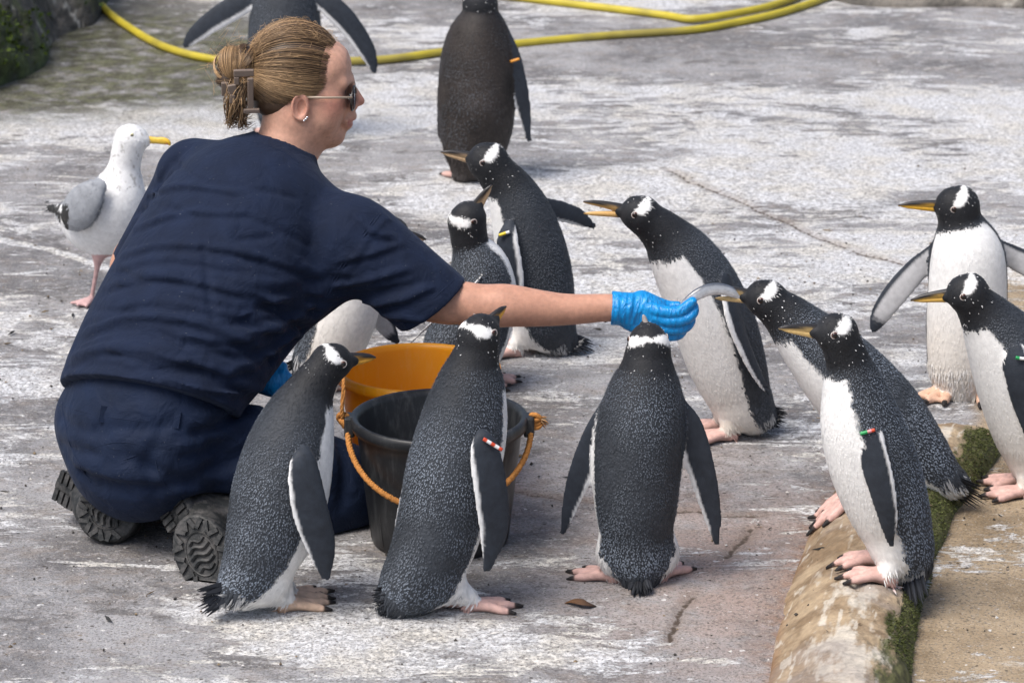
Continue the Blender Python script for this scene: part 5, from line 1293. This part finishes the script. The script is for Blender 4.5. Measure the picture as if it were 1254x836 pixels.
for i in range(60):
    d0 = unit(rh.normal(0, 1, 3)); P0 = W(287, 82, 7.0) + d0 * 0.036; P = [P0 + rh.normal(0, 0.004, 3) * k_ + d0 * 0.005 * k_ for k_ in range(5)]
    mb.tube(P, 0.00025, LB, 3, cap=False)
for i in range(170):
    a0 = np.array([rh.uniform(282, 304), rh.uniform(96, 112)]); e0 = np.array([rh.uniform(276, 303), rh.uniform(138, 157)])
    mid = (a0 + e0) / 2 + [rh.uniform(-10, 8), rh.uniform(-6, 6)]; y_ = 6.985 + rh.uniform(-0.018, 0.02)
    P = spline(np.array([W(*a0, y_ - 0.012), W(*mid, y_ - 0.022), W(*e0, y_), W(e0[0] + rh.uniform(-4, 12), e0[1] - rh.uniform(-3, 5), y_ + 0.01)]), 10)
    lig = np.clip(rh.normal(0.5, 0.32), 0, 1); mb.tube(P, 0.0010 * np.linspace(1.1, 0.35, 10), mixc(DB, LB, np.full(10, lig)) * rh.uniform(0.75, 1.15), 4, cap=False)
mb.build('hair_bun', M_HAIR, keeper)
# claw clip
M_CLIP = attr_mat('brown_plastic', 0.45, 0.4)
mb = MB(); cc = (0.17, 0.13, 0.105)
def plate(x0, y0, x1, y1, Y, th=0.004, tilt=0.0):
    c = W((x0 + x1) / 2, (y0 + y1) / 2, Y); m_ = MPP(c)
    ax = unit(np.array([1, 0.12, tilt])); az_ = unit(np.array([0, -0.25, 1.0]) - ax * (np.array([0, -0.25, 1.0]) @ ax))
    mb.box(c, [ax, np.cross(az_, ax), az_], ((x1 - x0) / 2 * m_, th, (y1 - y0) / 2 * m_), cc)
plate(286, 85, 311, 94, 6.948); plate(303, 93.5, 310.5, 137, 6.949); plate(286.5, 93.5, 293, 104, 6.949); plate(279, 103, 290, 116, 6.950, tilt=0.15); plate(281, 115, 288, 127, 6.951, tilt=-0.1); plate(298, 133, 318, 138.5, 6.952)
plate(271, 100, 280, 118, 6.966)
clip = mb.build('hair_clip', M_CLIP, keeper, smooth=False)
bv = clip.modifiers.new('bevel', 'BEVEL'); bv.width = 0.0018; bv.segments = 2
# glasses
M_FRAME = attr_mat('spectacle_frame', 0.3, 0.5); M_LENS = attr_mat('tinted_lens', 0.06, 0.8, coat=0.6)
u0, w0 = uw(385, 108); u1, w1 = uw(437, 107)
glp = []
for s in (-1, 1):
    mb = MB(); mb.tube([HP(0.012, s * 0.076, w0), HP(0.05, s * 0.077, w0 + 0.001), HP(0.102, s * 0.069, w1)], 0.0026, (0.42, 0.33, 0.25), 6, nrm=hv_, fl=0.5); glp.append(mb)
mb = MB()
for s in (-1, 1):
    ring = [HP(0.1125 - 0.012 * abs(s * 0.037 + 0.031 * math.cos(a)) / 0.07, s * 0.037 + 0.031 * math.cos(a), w1 - 0.009 + 0.023 * math.sin(a)) for a in np.linspace(0, 2 * math.pi, 25)]
    mb.tube(ring, 0.0026, (0.02, 0.015, 0.013), 6, cap=False)
mb.tube([HP(0.1115, -0.008, w1 - 0.003), HP(0.1150, 0, w1), HP(0.1115, 0.008, w1 - 0.003)], 0.002, (0.02, 0.015, 0.013), 6)
gl_ = mb.build('glasses', M_FRAME, keeper)
for q_ in glp: q_.build('temple', M_FRAME, gl_)
for s in (-1, 1):
    mb = MB(); mb.sphere(HP(0.107, s * 0.037, w1 - 0.009), (0.0022, 0.030, 0.022), (0.03, 0.05, 0.075), HA, 18, 8); mb.build('lens', M_LENS, gl_)
M_METAL = attr_mat('silver', 0.2, 0.5, metal=1.0)
mb = MB(); e_ = HP(0.014, -0.0795, -0.047)
for k_ in range(3): mb.sphere(e_ + hu * 0.003 * (k_ - 1) - hw_ * (0.0035 * (1 - k_)), 0.0026, (0.8, 0.8, 0.82), HA, 8, 6)
mb.build('earring', M_METAL, keeper)
# ------------------------------------------------------------------ buckets
def lathe(prof, n=72):
    V = []; F = []
    for r, z in prof:
        for j in range(n): a = 2 * math.pi * j / n; V.append((r * math.cos(a), r * math.sin(a), z))
    for i in range(len(prof) - 1):
        for j in range(n): k = (j + 1) % n; F.append((i * n + j, i * n + k, (i + 1) * n + k, (i + 1) * n + j))
    return np.array(V), F
def plastic_mat(name, c, scr, rough=0.4, trans=0.0):
    m, nt, b = newmat(name); L = nt.links; tc = node(nt, 'ShaderNodeTexCoord')
    mp = node(nt, 'ShaderNodeMapping'); mp.inputs['Scale'].default_value = (1, 1, 0.25); L.new(tc.outputs['Object'], mp.inputs[0])
    n = node(nt, 'ShaderNodeTexNoise'); n.inputs['Scale'].default_value = 45; n.inputs['Detail'].default_value = 9; n.inputs['Roughness'].default_value = 0.75; L.new(mp.outputs[0], n.inputs['Vector'])
    r = node(nt, 'ShaderNodeValToRGB'); e = r.color_ramp.elements; e[0].position = 0.50; e[0].color = (*c, 1); e[1].position = 0.80; e[1].color = (*scr, 1)
    L.new(n.outputs[0], r.inputs[0]); L.new(r.outputs[0], b.inputs['Base Color'])
    b.inputs['Roughness'].default_value = rough
    if trans:
        tr = node(nt, 'ShaderNodeBsdfTranslucent'); L.new(r.outputs[0], tr.inputs[0]); mxs = node(nt, 'ShaderNodeMixShader'); mxs.inputs[0].default_value = 0.48
        L.new(b.outputs[0], mxs.inputs[1]); L.new(tr.outputs[0], mxs.inputs[2]); L.new(mxs.outputs[0], nt.nodes['Material Output'].inputs[0])
    if False:
        b.inputs['Subsurface Weight'].default_value = trans; b.inputs['Subsurface Radius'].default_value = (1, 0.5, 0.1); b.inputs['Subsurface Scale'].default_value = 0.01
    bp = node(nt, 'ShaderNodeBump'); bp.inputs['Strength'].default_value = 0.15; bp.inputs['Distance'].default_value = 0.003; L.new(n.outputs[0], bp.inputs['Height']); L.new(bp.outputs[0], b.inputs['Normal'])
    return m
M_ORB = plastic_mat('orange_plastic', (0.95, 0.46, 0.016), (0.95, 0.54, 0.10), 0.32, 0.15)
M_BLB = plastic_mat('black_plastic', (0.012, 0.013, 0.015), (0.075, 0.078, 0.08), 0.42)
M_ROPE = attr_mat('orange_rope', 0.8, 0.2, bump=0.8, bscale=350, var=0.25, vscale=120)
def bucket(px, py, rpx, ht, base_ratio, label, mat, name):
    Y = 6.6
    for _ in range(40):                 # distance at which the rim lies ht above the ground
        p = W(px, py, Y); Y += (p[2] - ht) * 1.6
    p = W(px, py, Y); R = rpx * MPP(p); rb = R * base_ratio
    o = thing(name, (p[0], p[1], 0), label, 'bucket')
    prof = [(0.001, 0.012), (rb - 0.008, 0.012), (rb - 0.003, 0.02), (R - 0.012, ht - 0.01), (R - 0.008, ht), (R - 0.002, ht + 0.003), (R + 0.004, ht), (R + 0.005, ht - 0.012), (R + 0.003, ht - 0.020), (R - 0.008, ht - 0.022), (R - 0.010, ht - 0.05), (rb + 0.001, 0.012), (rb - 0.002, 0.002), (rb - 0.012, 0.001), (0.001, 0.003)]
    V, F = lathe(prof)
    make('shell', V + np.array([p[0], p[1], 0]), F, mat, o)
    return o, p, R, rb
bo, pO, RO, rbO = bucket(512, 450, 99, 0.238, 0.78, 'bright orange plastic bucket behind the black one', M_ORB, 'bucket')
bb, pB, RB, rbB = bucket(538, 509, 106, 0.25, 0.80, 'scuffed black plastic bucket with an orange rope handle', M_BLB, 'bucket')
for i in range(14):                     # moulded ribs on the black bucket
    a = 2 * math.pi * i / 14 + 0.2; mb = MB()
    b0 = np.array([pB[0], pB[1], 0]) + [(rbB + 0.000) * math.cos(a), (rbB + 0.000) * math.sin(a), 0.015]; b1 = np.array([pB[0], pB[1], 0]) + [(RB - 0.011) * math.cos(a), (RB - 0.011) * math.sin(a), 0.25 - 0.03]
    mb.tube([b0, b1], 0.0022, (0, 0, 0), 6); mb.build('rib', M_BLB, bb)
for s, px_, py_ in ((-1, 431, 492), (1, 641, 500)):
    e_ = np.array([pB[0] + s * (RB + 0.006), pB[1], 0.25 - 0.018]); mb = MB()
    mb.box(e_, [(1, 0, 0), (0, 1, 0), (0, 0, 1)], (0.010, 0.020, 0.020), (0, 0, 0)); o_ = mb.build('lug', M_BLB, bb, smooth=False)
    bv = o_.modifiers.new('bevel', 'BEVEL'); bv.width = 0.004; bv.segments = 2
def twist_rope(mb, P, r, c, n=3, turns=60):
    P = np.asarray(P); T = np.gradient(P, axis=0); T /= np.linalg.norm(T, axis=1, keepdims=True)
    u = np.cross(T, [0.1, 0.2, 1.0]); u /= np.linalg.norm(u, axis=1, keepdims=True); v = np.cross(T, u); t = np.linspace(0, 1, len(P))
    for k in range(n):
        a = 2 * math.pi * (t * turns + k / n); Q = P + r * 0.5 * (np.cos(a)[:, None] * u + np.sin(a)[:, None] * v)
        mb.tube(Q, r * 0.62, c, 6)
mb = MB(); rc = np.array([0.46, 0.20, 0.055]); zt = 0.25
l0 = np.array([pB[0] - RB - 0.014, pB[1], zt - 0.012]); r0 = np.array([pB[0] + RB + 0.014, pB[1], zt - 0.012])
pth = []
for t in np.linspace(0, 1, 15):         # hangs down the front of the bucket
    a = math.pi + math.pi * t; rr = RB + 0.012 - 0.012 * math.sin(math.pi * t)
    pth.append([pB[0] + rr * math.cos(a), pB[1] + rr * math.sin(a), zt - 0.015 - 0.115 * math.sin(math.pi * t) ** 0.8])
twist_rope(mb, spline(np.array(pth), 150), 0.0058, rc, 3, 34)
for e_, s in ((l0, -1), (r0, 1)):
    for k in range(4):
        a = np.linspace(0, 2 * math.pi, 13); ax1 = unit(rng.normal(0, 1, 3)); ax2 = unit(np.cross(ax1, rng.normal(0, 1, 3)))
        mb.tube([e_ + [s * 0.004, 0, 0.004 * k - 0.004] + 0.010 * (math.cos(q_) * ax1 + math.sin(q_) * ax2) for q_ in a], 0.0048, rc * rng.uniform(0.7, 1.1), 6, cap=False)
twist_rope(mb, spline(np.array([l0, l0 + [-0.006, -0.01, 0.02], W(421, 470, pB[1]), W(419, 461, pB[1] + 0.02)]), 20), 0.004, rc * 0.9, 3, 5)
for k in range(26):                      # frayed end
    e0 = r0 + [0.008, 0, 0.004]; d = unit(np.array([1, rng.normal(0, 0.5), rng.normal(-0.1, 0.45)])); ln = rng.uniform(0.012, 0.026)
    mb.tube([e0, e0 + d * ln * 0.6, e0 + d * ln + [0, 0, -0.004]], [0.0018, 0.0014, 0.0006], mixc(rc, (0.42, 0.33, 0.22), rng.random()), 4)
mb.build('rope_handle', M_ROPE, bb)

# ------------------------------------------------------------------ fish held out by the glove
M_FISH = attr_mat('fish_skin', 0.22, 0.6, var=0.2, vscale=130, coat=0.3)
fpts = [(833, 379, 6.850, 4), (842, 369, 6.850, 5.5), (855, 360, 6.855, 7.0), (869, 354.5, 6.862, 7.6), (884, 354, 6.870, 7.2), (897, 358, 6.876, 6.2), (907, 363, 6.88, 4)]
S = spline(np.array([[*W(a, b, y), r * MPP(W(a, b, y))] for a, b, y, r in fpts]), 26)
mb = MB(); mb.tube(S[:, :3], S[:, 3], (0.4, 0.4, 0.42), 14, nrm=(0, 1, 0), fl=0.62)
zc = (mb.V[0] - np.repeat(S[:, :3], 14, axis=0))[:, 2] / np.repeat(S[:, 3], 14)
mb.C[0] = mixc(mixc((0.72, 0.72, 0.72), (0.42, 0.44, 0.47), sstep(-0.5, 0.2, zc)), (0.09, 0.10, 0.12), sstep(0.35, 0.8, zc))
fish = thing('fish', S[0, :3], 'small silver fish passing from the blue glove into a penguin beak', 'fish')
mb.build('fish_body', M_FISH, fish)
mb = MB(); b0 = S[0, :3]; 
for sgn in (-1, 1): mb.add([b0, b0 + [-0.012, 0.0, -0.010 + 0.008 * sgn], b0 + [-0.016, 0.001, -0.014 + 0.012 * sgn], b0 + [0, 0.002, 0]], [(0, 1, 2, 3)], (0.2, 0.2, 0.22))
mb.build('tail_fin', M_FISH, fish, smooth=False)

# ------------------------------------------------------------------ hoses
M_HOSE = attr_mat('yellow_hose', 0.45, 0.4, bump=0.2, bscale=120, var=0.14, vscale=14)
def hose(pts, label, r=0.0125):
    P = np.array([G(x, y, r) + [0, 0, z] for x, y, z in pts]); S = spline(P, 160)
    mb = MB(); g_ = sstep(-0.2, 0.5, fbm(S * 5, 3)); mb.tube(S, r, mixc((0.48, 0.39, 0.035), (0.30, 0.25, 0.06), g_), 12)
    o = mb.build('hose', M_HOSE); o['label'] = label; o['category'] = 'hose'
    return o
hose([(60, -90, 0.0), (98, -25, 0), (125, 8, 0), (155, 32, 0), (195, 55, 0), (240, 69, 0), (290, 75, 0), (380, 76, 0), (470, 73, 0), (540, 64, 0), (640, 53, 0), (740, 44, 0), (845, 37, 0), (905, 27, 0), (955, 16, 0), (1010, -2, 0), (1080, -30, 0)], 'yellow hose curving right across the ground behind the birds')
hose([(520, -28, 0), (600, -8, 0), (650, -1, 0), (700, 5, 0), (760, 12, 0), (815, 19, 0), (850, 25, 0.004), (900, 19, 0.006), (950, 7, 0.004), (1000, -14, 0), (1060, -45, 0)], 'shorter run of yellow hose joining the long hose at a bend')

# ------------------------------------------------------------------ rocky bank and ledge behind
def rock_mat():
    m, nt, b = newmat('mossy_rock'); L = nt.links
    at = node(nt, 'ShaderNodeVertexColor'); at.layer_name = 'Col'; L.new(at.outputs[0], b.inputs['Base Color']); b.inputs['Roughness'].default_value = 0.85
    tc = node(nt, 'ShaderNodeTexCoord'); n = node(nt, 'ShaderNodeTexNoise'); n.inputs['Scale'].default_value = 40; n.inputs['Detail'].default_value = 8; L.new(tc.outputs['Object'], n.inputs['Vector'])
    bp = node(nt, 'ShaderNodeBump'); bp.inputs['Strength'].default_value = 0.8; bp.inputs['Distance'].default_value = 0.02; L.new(n.outputs[0], bp.inputs['Height']); L.new(bp.outputs[0], b.inputs['Normal'])
    return m
M_ROCK = rock_mat()
def bank(base_px, height, depth, name, label, cat, mossy, seed, n0=150, n1=90):
    B = spline(np.array([G(*p) for p in base_px]), n0)
    u = np.linspace(0, 1, n1)
    T = np.gradient(B, axis=0); T /= np.linalg.norm(T, axis=1, keepdims=True); Nn = np.stack([-T[:, 1], T[:, 0], 0 * T[:, 0]], 1)   # away from the viewer
    ex = np.clip(u / 0.45, 0, 1); prof_z = ex ** 0.85; prof_d = np.where(u < 0.45, u * 0.45, 0.2 + (u - 0.45) * 1.6)
    P = B[:, None, :] + Nn[:, None, :] * (prof_d * depth)[None, :, None] + np.array([0, 0, 1.0]) * (prof_z * height)[None, :, None]
    P[:, 0, 2] -= 0.03
    d = fbm(P * 2.6 + seed, 5, 0.55); e = 1 - np.abs(fbm(P * 5.5 + seed * 2, 4)); ed = np.minimum(1, u * 25)[None, :, None]
    P = P + ed * (0.14 * height ** 0.5 * d[..., None] * np.array([0.5, -0.8, 0.5]) + 0.07 * height ** 0.5 * (e - 0.8)[..., None] * np.array([0.2, -1.0, 0.5]))
    nz = fbm(P * 9 + seed, 5, 0.65); nz2 = fbm(P * 26 + 3, 4, 0.7)
    c = mixc((0.05, 0.046, 0.040), (0.20, 0.18, 0.155), sstep(-0.3, 0.45, nz + 0.4 * nz2))
    c = mixc(c, (0.36, 0.34, 0.30), sstep(0.34, 0.46, nz2 + 0.25 * nz))
    mo = sstep(-0.15, 0.25, d * 0.9 + nz * 0.7 + mossy - 0.35)
    c = mixc(c, mixc((0.030, 0.042, 0.012), (0.085, 0.115, 0.030), sstep(-0.4, 0.4, nz2)), mo * 0.9)
    idx = np.arange(n0 * n1).reshape(n0, n1)
    F = np.stack([idx[:-1, :-1], idx[1:, :-1], idx[1:, 1:], idx[:-1, 1:]], -1).reshape(-1, 4)
    o = make(name, P.reshape(-1, 3), F, M_ROCK, col=c.reshape(-1, 3)); o['label'] = label; o['category'] = cat
    return P.reshape(-1, 3), mo.ravel()
RP, RM = bank([(-420, 170), (-200, 150), (-60, 128), (0, 104), (36, 92), (58, 76), (66, 52), (96, 36), (120, 26), (140, -20), (150, -60)], 0.45, 0.6, 'rock_bank', 'dark mossy rock bank with pale chips beside the hose', 'rock', 0.42, 3, 260, 150)
RP2, RM2 = bank([(150, -18), (200, -6), (250, -4), (300, -10), (400, -14), (470, -10)], 0.16, 0.3, 'rock_ledge', 'low dark ledge overgrown with leaves behind the spread-winged penguin', 'rock', 0.6, 11, 90, 40)
bank([(985, -10), (1040, 6), (1100, 10), (1180, 9), (1300, 12), (1420, 10)], 0.06, 0.5, 'rock_ledge', 'low brown ledge at the back edge of the pale concrete', 'rock', -0.25, 23, 110, 40)
# leaves on the bank
def leaves(P, n, name, label, col0, col1, size):
    i = rng.choice(len(P), n); p = P[i] + rng.normal(0, 0.012, (n, 3)); d = rng.normal(0, 1, (n, 3)) + [0, -0.8, 0.4]; d /= np.linalg.norm(d, axis=1, keepdims=True)
    s = np.cross(d, rng.normal(0, 1, (n, 3))); s /= np.linalg.norm(s, axis=1, keepdims=True); L = (size * rng.uniform(0.5, 1.3, n))[:, None]
    V = np.stack([p, p + d * L * 0.5 + s * L * 0.28, p + d * L, p + d * L * 0.5 - s * L * 0.28], 1).reshape(-1, 3)
    c = np.repeat(mixc(col0, col1, rng.random(n)), 4, axis=0)
    make(name, V, np.arange(4 * n).reshape(-1, 4), M_MOSS, col=c, smooth=False, kind='stuff', label=label, category='plants')
mk = (RM > 0.5) & (RP[:, 2] > 0.05); leaves(RP[mk], 5000, 'moss', 'moss and small leaves covering the rock bank', (0.02, 0.035, 0.006), (0.09, 0.13, 0.02), 0.022)
mk = (RP2[:, 2] > 0.02); leaves(RP2[mk], 2600, 'ground_cover', 'dark leafy plants along the low back ledge', (0.008, 0.016, 0.004), (0.05, 0.085, 0.015), 0.035)

# ------------------------------------------------------------------ herring gull
gp = [GH(112, 372), GH(150, 362)]; Yg = 8.22
Yg = float(gp[0][1])
gull = thing('gull', gp[0], 'white and grey gull with yellow beak standing behind the keeper shoulder', 'gull')
gfld = Field(W(60, 370, Yg) - 0.2, W(210, 150, Yg) + [0.12, 0.2, 0.1], 0.0042)
gs = lambda pts, n=24: spline(np.array([[*W(a, b, Yg + y), r * MPP(W(a, b, Yg + y))] for a, b, r, y in pts]), n)
S1 = gs([(159, 172, 20, 0), (156, 186, 19.5, 0), (152, 206, 20, 0), (148, 228, 28, 0.0), (140, 252, 40, 0.0), (130, 272, 42, 0.03), (112, 274, 34, 0.06), (92, 266, 20, 0.10), (74, 258, 9, 0.14)], 40)
gfld.chain(S1[:, :3], S1[:, 3], 0)
S2 = gs([(166, 170, 15, 0), (178, 172, 7, -0.005)], 6); gfld.chain(S2[:, :3], S2[:, 3], 0.012)
S3 = gs([(122, 228, 10, -0.08), (104, 246, 22, -0.085), (92, 262, 22, -0.05), (76, 258, 9, 0.06), (60, 254, 4, 0.12)], 16); gfld.chain(S3[:, :3], S3[:, 3], 0.008, unit((-0.4, -1, 0.2)), 0.4)
for px_, p in ((121, gp[0]), (151, gp[1])):
    tp = W(px_ + 1, 305, p[1]); gfld.chain([tp, (tp + p) / 2 + [0.004, 0, 0.02]], [0.020, 0.0065], 0.012); gfld.chain([(tp + p) / 2 + [0.004, 0, 0.02], p + [0.0, 0.01, 0.012]], [0.0062, 0.0055], 0.004)
    for da in (-26, 0, 26): gfld.chain([p + [0, 0.01, 0.010], p + [0, 0.01, 0.006] + az_vec(235 + da) * 0.052], [0.007, 0.0045], 0.004)
    for da in (-13, 13): gfld.chain([p + [0, 0.01, 0.006], p + [0, 0.01, 0.005] + az_vec(235 + da) * 0.040], [0.005, 0.0042], 0.006)
V, F = gfld.mesh(); V = smooth_mesh(V, F, 2)
nz = fbm(V * 60, 3); c = np.ones((len(V), 1)) * np.array([0.72, 0.72, 0.72])
px_v = np.array([pix(v) for v in V]); 
def cdg(S): return np.min(np.stack([np.linalg.norm(V - q[:3], axis=1) - q[3] for q in S]), 0)
wing = cdg(S3) < cdg(S1) + 0.003
c = np.where(wing[:, None], np.array([0.27, 0.285, 0.31]) * (1 + 0.12 * nz)[:, None], c)
tipw = wing & (px_v[:, 0] < 84); c = np.where(tipw[:, None], np.where((fbm(V * 45 + 8, 2) > 0.15)[:, None], 0.75, 0.03), c)
low = (px_v[:, 1] > 312); c = np.where(low[:, None], np.array([0.52, 0.34, 0.33]) * (1 + 0.2 * nz)[:, None], c)
neck = (px_v[:, 1] < 232) & ~wing; st_ = fbm(V * np.array([190, 190, 80]), 2); c = np.where((neck & (st_ > 0.28 + 0.002 * np.abs(px_v[:, 1] - 205)))[:, None], np.array([0.46, 0.45, 0.44]), c)
back = ((px_v[:, 1] < 250) & (px_v[:, 0] < 122) & (px_v[:, 1] > 200)); c = np.where(back[:, None], np.array([0.27, 0.285, 0.31]) * (1 + 0.1 * nz)[:, None], c)
make('body', V, F, M_PLUM, gull, c)
Nn = vnormals(V, F); r2 = np.random.default_rng(77); vi = r2.choice(np.nonzero(~low)[0], 3500); dd = np.array([-0.5, 0.25, -0.8]) + r2.normal(0, 0.25, (3500, 3))
ln = r2.uniform(0.007, 0.013, 3500); cc0 = c[vi] * r2.uniform(0.95, 1.03, (3500, 1))
fv, ff, fc = card_mesh(V[vi], Nn[vi], dd, ln, ln * 0.16, cc0, cc0, ln * 0.015); make('feathers', fv, ff, M_FEATHER, gull, fc, smooth=False, kind='stuff')
mb = MB(); B = gs([(177, 171, 5.2, -0.004), (190, 172, 4.2, -0.006), (200, 172.5, 4.6, -0.008), (206, 174.5, 3.4, -0.010), (208, 178, 1.2, -0.010)], 14)
tb = np.linspace(0, 1, 14); mb.tube(B[:, :3], B[:, 3], mixc((0.66, 0.45, 0.06), (0.72, 0.44, 0.03), tb), 10, nrm=(0, 1, 0), fl=0.6)
lowb = (mb.V[0] - np.repeat(B[:, :3], 10, axis=0))[:, 2] < -0.001; tt2 = np.repeat(tb, 10); mb.C[0] = np.where((lowb & (tt2 > 0.62) & (tt2 < 0.9))[:, None], np.array([0.55, 0.06, 0.02]), mb.C[0])
mb.build('beak', M_HORN, gull)
eh = gfld.hit(161.5, 165.5)
if eh is not None:
    mb = MB(); mb.sphere(eh + [0, 0.0016, 0], 0.0048, (0.62, 0.58, 0.36), np.eye(3), 12, 8); o_ = (mb.V[0] - eh - [0, 0.0016, 0]) @ np.array([0, -1, 0]); mb.C[0] = np.where((o_ > 0.0041)[:, None], 0.01, mb.C[0]); mb.build('eye', M_EYE, gull)

# ------------------------------------------------------------------ litter on the concrete
p = G(708, 739, 0.0); t = np.linspace(0, 1, 9)
lv = MB(); L0 = G(692, 738, 0.002); L1 = G(730, 742, 0.002); Q = spline(np.array([L0, G(703, 735, 0.010), G(716, 738, 0.012), L1]), 9)
lv.tube(Q, 0.011 * np.sin(np.linspace(0.25, 2.9, 9)), mixc((0.20, 0.10, 0.045), (0.05, 0.035, 0.03), t), 8, nrm=(0, 0, 1), fl=0.22); Q[:, 2] += 0.001
o = lv.build('dead_leaf', M_MOSS); o['label'] = 'curled brown dead leaf on the concrete below the flared flippers'; o['category'] = 'leaf'
